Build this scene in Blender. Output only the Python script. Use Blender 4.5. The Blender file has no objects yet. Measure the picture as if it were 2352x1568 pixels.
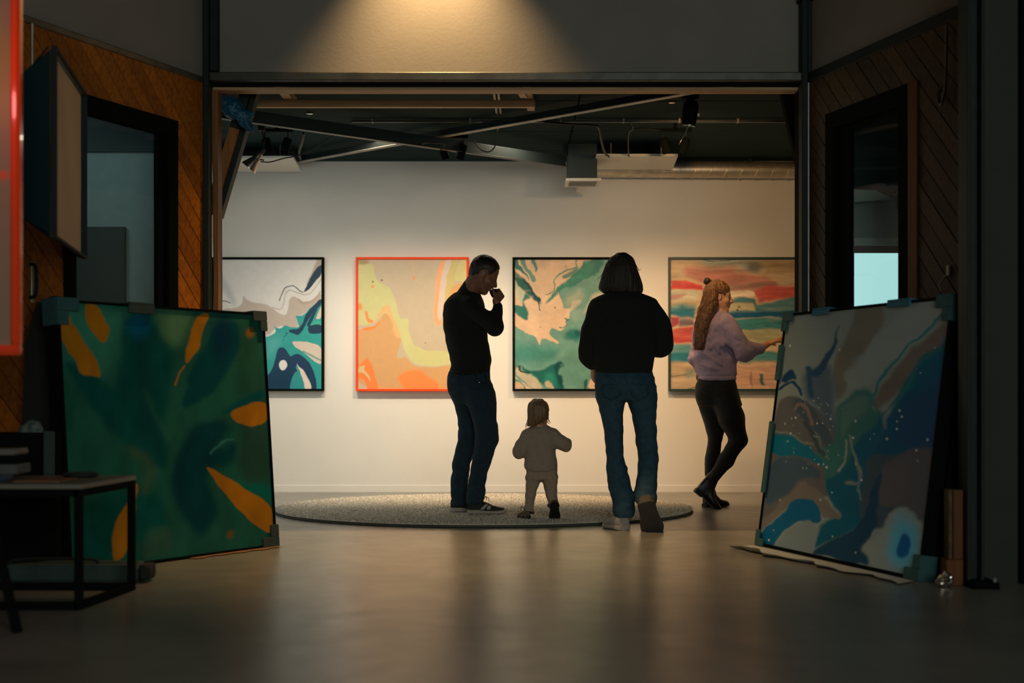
import bpy, bmesh, math, random
import numpy as np
from mathutils import Vector, Matrix

random.seed(7)
rng = np.random.default_rng(11)
SC = bpy.context.scene
COL = SC.collection

# ------------------------------------------------------------------ camera, world, lights, exposure
F = 3266.7          # focal length in pixels of the 2352 px wide frame (50 mm on 36 mm)
EYE = 0.85          # eye height of the crouching photographer
cam = bpy.data.cameras.new('camera')
cam.lens = 50; cam.sensor_width = 36; cam.sensor_fit = 'HORIZONTAL'
cam.shift_y = 116 / 2352
cam.clip_start = 0.05; cam.clip_end = 100
cam.dof.use_dof = True; cam.dof.focus_distance = 9.5; cam.dof.aperture_fstop = 1.8
cam_o = bpy.data.objects.new('camera', cam); COL.objects.link(cam_o)
cam_o.location = (0, 0, EYE); cam_o.rotation_euler = (math.pi / 2, 0, 0)
SC.camera = cam_o
vs = SC.view_settings
vs.view_transform = 'Standard'; vs.look = 'None'; vs.gamma = 1.0; vs.use_curve_mapping = False
vs.exposure = 0.0
try:
    SC.cycles.use_denoising = True
    SC.cycles.max_bounces = 8
    SC.cycles.diffuse_bounces = 4
    SC.cycles.glossy_bounces = 3
    SC.cycles.transparent_max_bounces = 12
    SC.cycles.sample_clamp_indirect = 6
    SC.cycles.caustics_reflective = False
    SC.cycles.caustics_refractive = False
except Exception:
    pass
wd = bpy.data.worlds.new('world'); SC.world = wd; wd.use_nodes = True
wd.node_tree.nodes['Background'].inputs[0].default_value = (0.45, 0.75, 0.72, 1)
wd.node_tree.nodes['Background'].inputs[1].default_value = 0.012


def lamp(name, kind, loc, target, power, color, **kw):
    l = bpy.data.lights.new(name, kind); l.energy = power; l.color = color
    for k, v in kw.items():
        setattr(l, k, v)
    o = bpy.data.objects.new(name, l); COL.objects.link(o)
    o.location = loc
    d = Vector(target) - Vector(loc)
    o.rotation_euler = d.to_track_quat('-Z', 'Y').to_euler()
    return o

# broad unseen fill light added behind the camera to light the hall
lamp('hall_fill_light', 'AREA', (1.9, -3.0, 1.9), (-0.9, 8.0, 0.7), 178, (0.93, 1.0, 0.90), shape='RECTANGLE', size=4.0, size_y=2.6)
# warm spot lamp, assumed out of frame, washing the plaster above the opening
lamp('header_spot_light', 'SPOT', (-0.48, 8.24, 4.02), (-0.46, 8.26, 2.0), 430, (1.0, 0.62, 0.27), spot_size=math.radians(80), spot_blend=.9, shadow_soft_size=0.03)
# unseen cool fill light for assumed daylight; the end wall has no window
lamp('gallery_cool_fill_light', 'AREA', (-2.5, 9.9, 1.7), (-1.2, 12.0, 0.6), 11, (0.75, 0.95, 1.0), shape='RECTANGLE', size=1.0, size_y=1.2)
# gallery track spots aimed at the back wall (their fixtures are built further down)
TRACK = [(-1.80, 10.40, 2.58), (-1.62, 10.40, 2.58), (-0.52, 10.40, 2.58), (-0.36, 10.40, 2.58), (1.10, 10.40, 2.58), (1.28, 10.40, 2.58)]
AIM = [(-1.9, 0.12), (-1.0, 0.08), (-0.75, 0.08), (0.25, 0.08), (0.9, 0.08), (1.8, 0.12)]
POW = [9, 19, 21, 20, 17, 16]
WARM = [(1, .88, .70), (1, .84, .62), (1, .81, .57), (1, .74, .46), (1, .63, .31), (1, .56, .23)]
for p, a, w, c in zip(TRACK, AIM, POW, WARM):
    lamp('track_spot_light', 'SPOT', p, (a[0], 12.1, a[1]), w * 4.6, c, spot_size=math.radians(92), spot_blend=1.0, shadow_soft_size=0.05)
lamp('gallery_fill_light', 'AREA', (-0.55, 10.85, 2.79), (-0.55, 10.8, 0), 11, (1.0, .84, .62), shape='RECTANGLE', size=1.8, size_y=.2)  # unseen fill strip added under the ceiling to brighten the rug and floor
lamp('large_spot_light', 'SPOT', (1.13, 9.36, 2.52), (1.70, 11.6, 1.75), 62, (1.0, .58, .24), spot_size=math.radians(96), spot_blend=1.0, shadow_soft_size=.04)
# unseen pinkish lamp, added off-frame to brighten and glint in the orange-red frame
lamp('pink_fill_light', 'POINT', (-1.92, 4.72, 1.95), (-1.92, 6, 1.95), 2.2, (1.0, .24, .22), shadow_soft_size=.05)
# unseen fill lamps added to light the two side rooms behind the glazed doors
lamp('side_room_fill_light', 'AREA', (-3.0, 7.6, 2.5), (-2.4, 8.55, 1.3), 2.6, (0.7, 0.95, 1.0), shape='SQUARE', size=0.6)
lamp('side_room_fill_light', 'AREA', (3.2, 7.4, 2.3), (2.3, 8.5, 1.6), 0.35, (0.7, 0.95, 1.0), shape='SQUARE', size=0.5)


def W(px, py, Y):
    """the point at distance Y seen at (px, py)"""
    return Vector(((px - 1176) / F * Y, Y, EYE + (900 - py) / F * Y))


# ------------------------------------------------------------------ helpers
def lin(c):
    c = np.asarray(c, float) / 255.0
    return np.where(c <= 0.04045, c / 12.92, ((c + 0.055) / 1.055) ** 2.4)


def link(o, parent=None):
    COL.objects.link(o)
    if parent is not None:
        o.parent = parent
    return o


def tag(o, label=None, cat=None, group=None, kind=None):
    if label: o['label'] = label
    if cat: o['category'] = cat
    if group: o['group'] = group
    if kind: o['kind'] = kind
    return o


def empty(name, loc, label=None, cat=None, group=None, kind=None, rz=0.0):
    o = bpy.data.objects.new(name, None); o.empty_display_size = 0.1
    COL.objects.link(o); o.location = loc; o.rotation_euler = (0, 0, rz)
    return tag(o, label, cat, group, kind)


class MB:
    """collects verts and faces of one mesh, in world coordinates"""
    def __init__(s):
        s.v = []; s.f = []

    def add(s, vs_, fs_):
        n = len(s.v)
        s.v += [tuple(v) for v in vs_]
        s.f += [tuple(i + n for i in f) for f in fs_]
        return s

    def box(s, lo, hi, bev=0.0):
        return s.obox(Vector(((lo[0] + hi[0]) / 2, (lo[1] + hi[1]) / 2, (lo[2] + hi[2]) / 2)), (1, 0, 0), (0, 1, 0), (0, 0, 1),
                      (abs(hi[0] - lo[0]), abs(hi[1] - lo[1]), abs(hi[2] - lo[2])), bev)

    def obox(s, c, ax, ay, az, size, bev=0.0):
        c = Vector(c); ax = Vector(ax); ay = Vector(ay); az = Vector(az)
        hx, hy, hz = size[0] / 2, size[1] / 2, size[2] / 2
        b = min(bev, hx * .9, hy * .9, hz * .9)
        if b <= 0:
            vs_ = [c + ax * (i * hx) + ay * (j * hy) + az * (k * hz) for k in (-1, 1) for j in (-1, 1) for i in (-1, 1)]
            return s.add(vs_, [(0, 2, 3, 1), (4, 5, 7, 6), (0, 1, 5, 4), (2, 6, 7, 3), (0, 4, 6, 2), (1, 3, 7, 5)])
        ring = lambda z, sh: [c + ax * x + ay * y + az * z for x, y in (
            (hx - sh, hy - sh - b), (hx - sh - b, hy - sh), (-hx + sh + b, hy - sh), (-hx + sh, hy - sh - b),
            (-hx + sh, -hy + sh + b), (-hx + sh + b, -hy + sh), (hx - sh - b, -hy + sh), (hx - sh, -hy + sh + b))]
        b2 = min(b, hx * .4, hy * .4)
        rs = [ring(-hz, b2 * .5), ring(-hz + b, 0), ring(hz - b, 0), ring(hz, b2 * .5)]
        vs_ = [v for r in rs for v in r]
        fs_ = [tuple(range(7, -1, -1)), tuple(range(24, 32))]
        for k in range(3):
            for i in range(8):
                j = (i + 1) % 8
                fs_.append((k * 8 + i, k * 8 + j, k * 8 + 8 + j, k * 8 + 8 + i))
        # ring runs clockwise or not according to the axes; normals are fixed on build
        return s.add(vs_, fs_)

    def bar(s, a, b, w, h, up=(0, 0, 1), bev=0.0):
        a = Vector(a); b = Vector(b); d = (b - a); L = d.length; d.normalize()
        u = Vector(up); sx = d.cross(u)
        if sx.length < 1e-4: sx = d.cross(Vector((1, 0, 0)))
        sx.normalize(); uu = sx.cross(d).normalized()
        return s.obox((a + b) / 2, d, sx, uu, (L, w, h), bev)

    def tube(s, pts, r, n=8, closed=False):
        pts = [Vector(p) for p in pts]; m = len(pts)
        rs = r if isinstance(r, (list, tuple)) else [r] * m
        vs_ = []; prev = None
        for i, p in enumerate(pts):
            t = (pts[min(i + 1, m - 1)] - pts[max(i - 1, 0)]).normalized()
            if prev is None:
                q = Vector((0, 0, 1)) if abs(t.z) < .9 else Vector((1, 0, 0))
                a = t.cross(q).normalized()
            else:
                a = (prev - t * prev.dot(t)).normalized()
            prev = a; b = t.cross(a)
            vs_ += [p + (a * math.cos(2 * math.pi * k / n) + b * math.sin(2 * math.pi * k / n)) * rs[i] for k in range(n)]
        fs_ = []
        for i in range(m - 1):
            for k in range(n):
                l = (k + 1) % n
                fs_.append((i * n + k, i * n + l, (i + 1) * n + l, (i + 1) * n + k))
        fs_ += [tuple(range(n - 1, -1, -1)), tuple(range((m - 1) * n, m * n))]
        return s.add(vs_, fs_)

    def lathe(s, base, axis, prof, n=20):
        """prof: (distance along axis, radius) rows"""
        base = Vector(base); ax = Vector(axis).normalized()
        return s._lathe(base, ax, prof, n)

    def _lathe(s, base, ax, prof, n):
        q = Vector((0, 0, 1)) if abs(ax.z) < .9 else Vector((1, 0, 0))
        a = ax.cross(q).normalized(); b = ax.cross(a)
        vs_ = [base + ax * t + (a * math.cos(2 * math.pi * k / n) + b * math.sin(2 * math.pi * k / n)) * max(r, 1e-4) for t, r in prof for k in range(n)]
        fs_ = []
        for i in range(len(prof) - 1):
            for k in range(n):
                l = (k + 1) % n
                fs_.append((i * n + k, i * n + l, (i + 1) * n + l, (i + 1) * n + k))
        fs_ += [tuple(range(n - 1, -1, -1)), tuple(range((len(prof) - 1) * n, len(prof) * n))]
        return s.add(vs_, fs_)

    def prism(s, poly, d):
        """poly: list of Vectors (planar), extruded by the vector d"""
        n = len(poly); d = Vector(d)
        vs_ = [Vector(p) for p in poly] + [Vector(p) + d for p in poly]
        fs_ = [tuple(range(n - 1, -1, -1)), tuple(range(n, 2 * n))]
        fs_ += [(i, (i + 1) % n, n + (i + 1) % n, n + i) for i in range(n)]
        return s.add(vs_, fs_)

    def loft(s, rings):
        n = len(rings[0]); m = len(rings)
        vs_ = [p for r in rings for p in r]; fs_ = []
        for i in range(m - 1):
            for k in range(n):
                l = (k + 1) % n
                fs_.append((i * n + k, i * n + l, (i + 1) * n + l, (i + 1) * n + k))
        fs_ += [tuple(range(n - 1, -1, -1)), tuple(range((m - 1) * n, m * n))]
        return s.add(vs_, fs_)

    def build(s, name, mat, parent=None, smooth=False, origin=None):
        me = bpy.data.meshes.new(name)
        org = Vector((0, 0, 0))
        if parent is not None:
            org = world_loc(parent)
        elif origin is not None:
            org = Vector(origin)
        elif s.v:
            a = np.array(s.v); org = Vector(((a[:, 0].min() + a[:, 0].max()) / 2, (a[:, 1].min() + a[:, 1].max()) / 2, a[:, 2].min()))
        me.from_pydata([(v[0] - org.x, v[1] - org.y, v[2] - org.z) for v in s.v], [], s.f)
        bm = bmesh.new(); bm.from_mesh(me); bmesh.ops.recalc_face_normals(bm, faces=bm.faces); bm.to_mesh(me); bm.free()
        if mat: me.materials.append(mat)
        if smooth:
            me.polygons.foreach_set('use_smooth', [True] * len(me.polygons))
            if smooth != 'all':
                try: me.set_sharp_from_angle(angle=math.radians(40))
                except Exception: pass
        o = bpy.data.objects.new(name, me)
        link(o, parent)
        if parent is None: o.location = org
        return o


def world_loc(o):
    p = Vector((0, 0, 0))
    while o is not None:
        p += o.location
        o = o.parent
    return p


def smooth_path(pts, n=6):
    pts = [Vector(p) for p in pts]; out = []
    for i in range(len(pts) - 1):
        p0 = pts[max(i - 1, 0)]; p1 = pts[i]; p2 = pts[i + 1]; p3 = pts[min(i + 2, len(pts) - 1)]
        for k in range(n):
            t = k / n
            out.append(0.5 * ((2 * p1) + (p2 - p0) * t + (2 * p0 - 5 * p1 + 4 * p2 - p3) * t * t + (3 * p1 - p0 - 3 * p2 + p3) * t ** 3))
    out.append(pts[-1])
    return out


# ------------------------------------------------------------------ materials
def mat(name, color, rough=0.6, metal=0.0, noise=0.0, nscale=20.0, bump=0.0, bscale=80.0, spec=0.5, coat=0.0, stretch=(1, 1, 1), emit=None, sheen=0.0):
    m = bpy.data.materials.new(name); m.use_nodes = True
    nt = m.node_tree; b = nt.nodes['Principled BSDF']
    c = list(color) + [1]
    b.inputs['Base Color'].default_value = c
    b.inputs['Roughness'].default_value = rough
    b.inputs['Metallic'].default_value = metal
    b.inputs['Specular IOR Level'].default_value = spec
    if coat: b.inputs['Coat Weight'].default_value = coat
    if sheen: b.inputs['Sheen Weight'].default_value = sheen
    if emit:
        b.inputs['Emission Color'].default_value = list(emit[0]) + [1]; b.inputs['Emission Strength'].default_value = emit[1]
    if noise or bump:
        tc = nt.nodes.new('ShaderNodeTexCoord'); mp = nt.nodes.new('ShaderNodeMapping')
        mp.inputs['Scale'].default_value = stretch
        nt.links.new(tc.outputs['Object'], mp.inputs['Vector'])
    if noise:
        n = nt.nodes.new('ShaderNodeTexNoise'); n.inputs['Scale'].default_value = nscale; n.inputs['Detail'].default_value = 5
        nt.links.new(mp.outputs[0], n.inputs['Vector'])
        r = nt.nodes.new('ShaderNodeValToRGB')
        r.color_ramp.elements[0].position = .3; r.color_ramp.elements[1].position = .7
        r.color_ramp.elements[0].color = [x * (1 - noise) for x in color] + [1]
        r.color_ramp.elements[1].color = [min(1, x * (1 + noise)) for x in color] + [1]
        nt.links.new(n.outputs['Fac'], r.inputs['Fac']); nt.links.new(r.outputs[0], b.inputs['Base Color'])
    if bump:
        n2 = nt.nodes.new('ShaderNodeTexNoise'); n2.inputs['Scale'].default_value = bscale; n2.inputs['Detail'].default_value = 3
        nt.links.new(mp.outputs[0], n2.inputs['Vector'])
        bp = nt.nodes.new('ShaderNodeBump'); bp.inputs['Strength'].default_value = bump; bp.inputs['Distance'].default_value = 0.01
        nt.links.new(n2.outputs['Fac'], bp.inputs['Height']); nt.links.new(bp.outputs[0], b.inputs['Normal'])
    return m


def wood_mat(name, c1, c2, along=(1, 0, 1), rough=0.55):
    m = bpy.data.materials.new(name); m.use_nodes = True
    nt = m.node_tree; b = nt.nodes['Principled BSDF']; b.inputs['Roughness'].default_value = rough
    b.inputs['Specular IOR Level'].default_value = 0.25
    tc = nt.nodes.new('ShaderNodeTexCoord'); oi = nt.nodes.new('ShaderNodeObjectInfo')
    # grain coordinates: squeeze along the board's own direction
    d = Vector(along).normalized(); q = Vector((0, 0, 1)) if abs(d.z) < .9 else Vector((1, 0, 0))
    e = d.cross(q).normalized(); g = d.cross(e)
    comb = nt.nodes.new('ShaderNodeCombineXYZ')
    for i, (vec, sc) in enumerate(((d, 1.2), (e, 22.0), (g, 22.0))):
        dp = nt.nodes.new('ShaderNodeVectorMath'); dp.operation = 'DOT_PRODUCT'
        dp.inputs[1].default_value = [x * sc for x in vec]
        nt.links.new(tc.outputs['Object'], dp.inputs[0])
        ad = nt.nodes.new('ShaderNodeMath'); ad.operation = 'MULTIPLY_ADD'; ad.inputs[1].default_value = 37.0
        nt.links.new(oi.outputs['Random'], ad.inputs[0]); nt.links.new(dp.outputs['Value'], ad.inputs[2])
        nt.links.new(ad.outputs[0], comb.inputs[i])
    n = nt.nodes.new('ShaderNodeTexNoise'); n.inputs['Scale'].default_value = 2.0; n.inputs['Detail'].default_value = 6; n.inputs['Distortion'].default_value = .4
    nt.links.new(comb.outputs[0], n.inputs['Vector'])
    r = nt.nodes.new('ShaderNodeValToRGB'); r.color_ramp.elements[0].position = .3; r.color_ramp.elements[1].position = .72
    r.color_ramp.elements[0].color = list(c1) + [1]; r.color_ramp.elements[1].color = list(c2) + [1]
    nt.links.new(n.outputs['Fac'], r.inputs['Fac'])
    hv = nt.nodes.new('ShaderNodeHueSaturation')
    mr = nt.nodes.new('ShaderNodeMapRange'); mr.inputs['To Min'].default_value = .7; mr.inputs['To Max'].default_value = 1.25
    nt.links.new(oi.outputs['Random'], mr.inputs['Value']); nt.links.new(mr.outputs[0], hv.inputs['Value'])
    nt.links.new(r.outputs[0], hv.inputs['Color']); nt.links.new(hv.outputs[0], b.inputs['Base Color'])
    bp = nt.nodes.new('ShaderNodeBump'); bp.inputs['Strength'].default_value = .25; bp.inputs['Distance'].default_value = .004
    nt.links.new(n.outputs['Fac'], bp.inputs['Height']); nt.links.new(bp.outputs[0], b.inputs['Normal'])
    return m


def attr_mat(name, rough=0.4, bump=0.15, coat=0.0, spec=0.3):
    m = bpy.data.materials.new(name); m.use_nodes = True
    nt = m.node_tree; b = nt.nodes['Principled BSDF']; b.inputs['Roughness'].default_value = rough
    b.inputs['Specular IOR Level'].default_value = spec
    if coat: b.inputs['Coat Weight'].default_value = coat; b.inputs['Coat Roughness'].default_value = .15
    a = nt.nodes.new('ShaderNodeAttribute'); a.attribute_name = 'paint'
    nt.links.new(a.outputs['Color'], b.inputs['Base Color'])
    tc = nt.nodes.new('ShaderNodeTexCoord'); n = nt.nodes.new('ShaderNodeTexNoise'); n.inputs['Scale'].default_value = 60; n.inputs['Detail'].default_value = 4
    nt.links.new(tc.outputs['Object'], n.inputs['Vector'])
    bp = nt.nodes.new('ShaderNodeBump'); bp.inputs['Strength'].default_value = bump; bp.inputs['Distance'].default_value = .002
    nt.links.new(n.outputs['Fac'], bp.inputs['Height']); nt.links.new(bp.outputs[0], b.inputs['Normal'])
    return m


def glass_mat(name):
    m = bpy.data.materials.new(name); m.use_nodes = True
    nt = m.node_tree; out = nt.nodes['Material Output']; nt.nodes.remove(nt.nodes['Principled BSDF'])
    t = nt.nodes.new('ShaderNodeBsdfTransparent'); t.inputs[0].default_value = (.82, .9, .88, 1)
    g = nt.nodes.new('ShaderNodeBsdfGlossy'); g.inputs['Roughness'].default_value = .03
    fr = nt.nodes.new('ShaderNodeFresnel'); fr.inputs['IOR'].default_value = 1.45
    mx = nt.nodes.new('ShaderNodeMixShader')
    ge = nt.nodes.new('ShaderNodeNewGeometry'); inv = nt.nodes.new('ShaderNodeMath'); inv.operation = 'SUBTRACT'; inv.inputs[0].default_value = 1
    nt.links.new(ge.outputs['Backfacing'], inv.inputs[1])
    pr = nt.nodes.new('ShaderNodeMath'); pr.operation = 'MULTIPLY'; nt.links.new(fr.outputs[0], pr.inputs[0]); nt.links.new(inv.outputs[0], pr.inputs[1])
    nt.links.new(pr.outputs[0], mx.inputs[0]); nt.links.new(t.outputs[0], mx.inputs[1]); nt.links.new(g.outputs[0], mx.inputs[2])
    nt.links.new(mx.outputs[0], out.inputs[0])
    return m


def floor_mat():
    m = bpy.data.materials.new('polished_concrete'); m.use_nodes = True
    nt = m.node_tree; b = nt.nodes['Principled BSDF']
    tc = nt.nodes.new('ShaderNodeTexCoord')
    n = nt.nodes.new('ShaderNodeTexNoise'); n.inputs['Scale'].default_value = 1.6; n.inputs['Detail'].default_value = 8; n.inputs['Roughness'].default_value = .62
    nt.links.new(tc.outputs['Object'], n.inputs['Vector'])
    r = nt.nodes.new('ShaderNodeValToRGB'); r.color_ramp.elements[0].position = .3; r.color_ramp.elements[1].position = .72
    r.color_ramp.elements[0].color = (.160, .155, .138, 1); r.color_ramp.elements[1].color = (.255, .245, .218, 1)
    nt.links.new(n.outputs['Fac'], r.inputs['Fac'])
    # dried paint and water stains trodden around the rug
    n3 = nt.nodes.new('ShaderNodeTexNoise'); n3.inputs['Scale'].default_value = 3.4; n3.inputs['Detail'].default_value = 5; n3.inputs['Distortion'].default_value = 1.2
    mp3 = nt.nodes.new('ShaderNodeMapping'); mp3.inputs['Scale'].default_value = (1, 1.5, 1); mp3.inputs['Location'].default_value = (3.1, 1.7, 0)
    nt.links.new(tc.outputs['Object'], mp3.inputs['Vector']); nt.links.new(mp3.outputs[0], n3.inputs['Vector'])
    st = nt.nodes.new('ShaderNodeMapRange'); st.inputs['From Min'].default_value = .57; st.inputs['From Max'].default_value = .63
    nt.links.new(n3.outputs['Fac'], st.inputs['Value'])
    sx = nt.nodes.new('ShaderNodeSeparateXYZ'); nt.links.new(tc.outputs['Object'], sx.inputs[0])
    def ramp(sock, a, bb):
        q = nt.nodes.new('ShaderNodeMapRange'); q.inputs['From Min'].default_value = a; q.inputs['From Max'].default_value = bb
        nt.links.new(sock, q.inputs['Value']); return q.outputs[0]
    def mul(a, c_):
        q = nt.nodes.new('ShaderNodeMath'); q.operation = 'MULTIPLY'; nt.links.new(a, q.inputs[0])
        if hasattr(c_, 'links'): nt.links.new(c_, q.inputs[1])
        else: q.inputs[1].default_value = c_
        return q.outputs[0]
    zone = mul(ramp(sx.outputs[1], 8.2, 9.2), ramp(sx.outputs[1], 11.9, 11.2))
    stain = mul(st.outputs[0], zone)
    mx = nt.nodes.new('ShaderNodeMix'); mx.data_type = 'RGBA'
    nt.links.new(mul(stain, .75), mx.inputs[0]); nt.links.new(r.outputs[0], mx.inputs[6]); mx.inputs[7].default_value = (.06, .085, .08, 1)
    nt.links.new(mx.outputs[2], b.inputs['Base Color'])
    n2 = nt.nodes.new('ShaderNodeTexNoise'); n2.inputs['Scale'].default_value = 7; n2.inputs['Detail'].default_value = 6
    nt.links.new(tc.outputs['Object'], n2.inputs['Vector'])
    rr = nt.nodes.new('ShaderNodeMapRange'); rr.inputs['From Min'].default_value = .25; rr.inputs['From Max'].default_value = .75
    rr.inputs['To Min'].default_value = .28; rr.inputs['To Max'].default_value = .36
    nt.links.new(n2.outputs['Fac'], rr.inputs['Value'])
    nt.links.new(rr.outputs[0], b.inputs['Roughness'])
    b.inputs['Specular IOR Level'].default_value = .8
    bp = nt.nodes.new('ShaderNodeBump'); bp.inputs['Strength'].default_value = .015; bp.inputs['Distance'].default_value = .01
    nt.links.new(n2.outputs['Fac'], bp.inputs['Height']); nt.links.new(bp.outputs[0], b.inputs['Normal'])
    return m


M = {}
M['floor'] = floor_mat()
M['vent'] = mat('dark_teal_duct_paint', (.018, .034, .036), .7)
M['white_wall'] = mat('white_wall_paint', (.80, .78, .74), .7, noise=.03, nscale=2, bump=.04, bscale=120)
M['plaster'] = mat('grey_plaster', (.225, .212, .192), .8, noise=.06, nscale=3, bump=.06, bscale=60)
M['dark_wall'] = mat('charcoal_wall_paint', (.028, .034, .029), .8, noise=.12, nscale=4)
M['dark_ceiling'] = mat('dark_green_ceiling_paint', (.010, .027, .029), .85, noise=.1, nscale=2, spec=.1)
M['room_grey'] = mat('side_room_grey_paint', (.36, .40, .40), .7, noise=.05)
M['room_dark'] = mat('side_room_dark_paint', (.05, .065, .065), .7)
M['steel_dark'] = mat('dark_painted_steel', (.013, .021, .019), .6, metal=.1, noise=.2, nscale=12, spec=.25)
M['steel_grey'] = mat('grey_primed_steel', (.085, .085, .075), .38, metal=.6, noise=.25, nscale=9)
M['steel_light'] = mat('pale_steel', (.30, .29, .26), .45, metal=.5, noise=.2, nscale=9)
M['black'] = mat('black_lacquer', (.004, .006, .005), .8, spec=.04)
M['black_cloth'] = mat('black_nylon', (.008, .010, .009), .8, bump=.2, bscale=120)
M['navy_frame'] = mat('dark_teal_frame', (.012, .045, .05), .45)
M['guard'] = mat('teal_foam', (.030, .105, .110), .8, noise=.12, nscale=30, bump=.15, bscale=200)
M['guard_dark'] = mat('dark_grey_green_foam', (.035, .060, .055), .85, noise=.12, nscale=30, bump=.15, bscale=200)
M['guard_blue'] = mat('blue_foam', (.020, .160, .260), .75, noise=.1, nscale=30)
M['orange'] = mat('fluorescent_orange_lacquer', (.96, .070, .006), .5, spec=.2)
M['orange_gloss'] = mat('glossy_orange_red_lacquer', (1.0, .075, .02), .18, coat=.5)
M['blue_film'] = mat('blue_plastic_film', (.006, .085, .17), .5)
M['white_metal'] = mat('white_coated_metal', (.66, .64, .58), .45)
M['chrome'] = mat('brushed_silver', (.62, .58, .52), .25, metal=1.0)
M['duct'] = mat('galvanised_steel', (.62, .56, .46), .42, metal=.8, noise=.15, nscale=14)
M['rubber'] = mat('black_rubber', (.007, .009, .008), .55)
M['softbox'] = mat('dark_teal_nylon', (.008, .035, .045), .55, bump=.08, bscale=30)
M['diffuser'] = mat('cream_diffuser_cloth', (.74, .52, .32), .8, bump=.25, bscale=9)
M['table_top'] = mat('pale_laminate', (.17, .150, .128), .45, noise=.1)
M['paper'] = mat('crumpled_white_paper', (.52, .53, .50), .6, bump=.4, bscale=25)
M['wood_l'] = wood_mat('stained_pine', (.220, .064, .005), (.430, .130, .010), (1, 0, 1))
M['wood_r'] = wood_mat('shaded_pine', (.042, .030, .014), (.105, .065, .028), (1, 0, -1))  # same boards as wood_l; the dim side's shade is put into this colour
M['timber'] = wood_mat('raw_timber', (.42, .25, .13), (.60, .40, .23), (1, 0, 0))
M['timber_v'] = wood_mat('raw_timber_upright', (.22, .085, .022), (.36, .15, .045), (0, 0, 1))
M['wood_trim'] = wood_mat('orange_stained_trim', (.12, .040, .006), (.20, .068, .010), (0, 0, 1))
M['glass'] = glass_mat('clear_glass')
M['daylight'] = mat('daylit_window_pane', (.3, .4, .4), .4, emit=((.45, .70, .71), 1.3))
M['rug'] = mat('cream_wool', (.76, .69, .58), .95, noise=.12, nscale=40)
M['skin'] = mat('skin', (.26, .115, .07), .5, noise=.05, nscale=30)
M['skin_warm'] = mat('warm_skin', (.68, .34, .19), .5, noise=.05, nscale=30)
M['skin_light'] = mat('fair_skin', (.62, .34, .21), .5, noise=.05, nscale=30)
M['black_knit'] = mat('black_knit', (.008, .010, .009), .95, bump=.25, bscale=160)
M['denim_dark'] = mat('dark_indigo_denim', (.012, .034, .055), .9, noise=.2, nscale=35, bump=.15, bscale=220)
M['denim'] = mat('mid_blue_denim', (.022, .070, .110), .9, noise=.25, nscale=30, bump=.15, bscale=220)
M['oat'] = mat('oatmeal_fleece', (.36, .29, .23), .95, noise=.08, nscale=50, bump=.3, bscale=180)
M['oat_legs'] = mat('beige_ribbed_cotton', (.40, .31, .23), .95, noise=.08, nscale=50, bump=.3, bscale=180)
M['lilac'] = mat('lilac_fleece', (.46, .35, .49), .95, noise=.06, nscale=50, bump=.25, bscale=180)
M['legging'] = mat('black_stretch_cotton', (.007, .008, .008), .75, bump=.1, bscale=150)
M['hair_dark'] = mat('dark_brown_hair', (.014, .009, .006), .45, noise=.5, nscale=6, stretch=(22, 22, 1.2), bump=.5, bscale=6)
M['hair_bob'] = mat('brown_bob_hair', (.020, .013, .008), .62, noise=.55, nscale=6, stretch=(22, 22, 1.0), bump=.6, bscale=6)
M['hair_long'] = mat('chestnut_hair', (.17, .075, .025), .40, noise=.6, nscale=5, stretch=(20, 20, 1.6), bump=.6, bscale=6)
M['hair_blond'] = mat('dark_blond_hair', (.20, .125, .06), .45, noise=.5, nscale=5, stretch=(22, 22, 1.5), bump=.6, bscale=6)
M['eye'] = mat('eye', (.20, .17, .15), .15)
M['iris'] = mat('iris', (.03, .02, .015), .15)
M['lip'] = mat('lips', (.42, .14, .10), .4)
M['shoe_dark'] = mat('dark_green_suede', (.018, .026, .023), .8, noise=.15)
M['shoe_pale'] = mat('pale_grey_mesh_fabric', (.40, .37, .32), .8, noise=.1)
M['shoe_taupe'] = mat('taupe_rubber', (.060, .050, .040), .75, noise=.1)
M['sole_pale'] = mat('off_white_rubber', (.46, .40, .33), .6)
M['leather'] = mat('black_leather', (.009, .011, .010), .35, bump=.1, bscale=60)
M['child_shoe'] = mat('tan_suede', (.14, .10, .065), .8, noise=.15)
M['cup'] = mat('dark_glazed_ceramic', (.012, .010, .009), .3)
M['tin_blue'] = mat('blue_plastic', (.004, .08, .20), .4)
M['grey_box'] = mat('grey_board', (.09, .10, .095), .6)
M['brown_paper'] = mat('brown_paper', (.30, .13, .06), .7)
M['tissue'] = mat('crumpled_tissue', (.10, .13, .12), .6, bump=.4, bscale=40)
# ------------------------------------------------------------------ the rooms
def structure(name, mb, m, label=None, parent=None):
    o = mb.build(name, m, parent)
    if parent is None:
        o['kind'] = 'structure'
        if label: o['label'] = label
    return o

structure('floor', MB().box((-6, -5, -.1), (6, 12.4, 0)), M['floor'], 'polished concrete floor running from the hall into the gallery')
structure('wall_back', MB().box((-2.7, 12.1, 0), (3.6, 12.25, 3.0)), M['white_wall'], 'white gallery wall that the four framed paintings hang on')
structure('baseboard_back', MB().box((-2.6, 12.094, 0), (3.5, 12.1, .055)), M['white_wall'], 'low white baseboard along the gallery wall behind the rug')
structure('wall_gallery_left', MB().box((-2.75, 8.62, 0), (-2.6, 12.25, 3.0)), M['white_wall'], 'white end wall of the gallery')
structure('wall_gallery_right', MB().box((3.5, 8.62, 0), (3.65, 12.25, 3.0)), M['white_wall'], 'white far end wall of the gallery')
cg = structure('ceiling_gallery', MB().box((-2.75, 8.55, 2.85), (3.65, 12.25, 2.95)), M['dark_ceiling'], 'dark green panelled ceiling of the gallery')
ys = [8.60, 9.58, 10.70, 11.55, 12.1]
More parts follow.
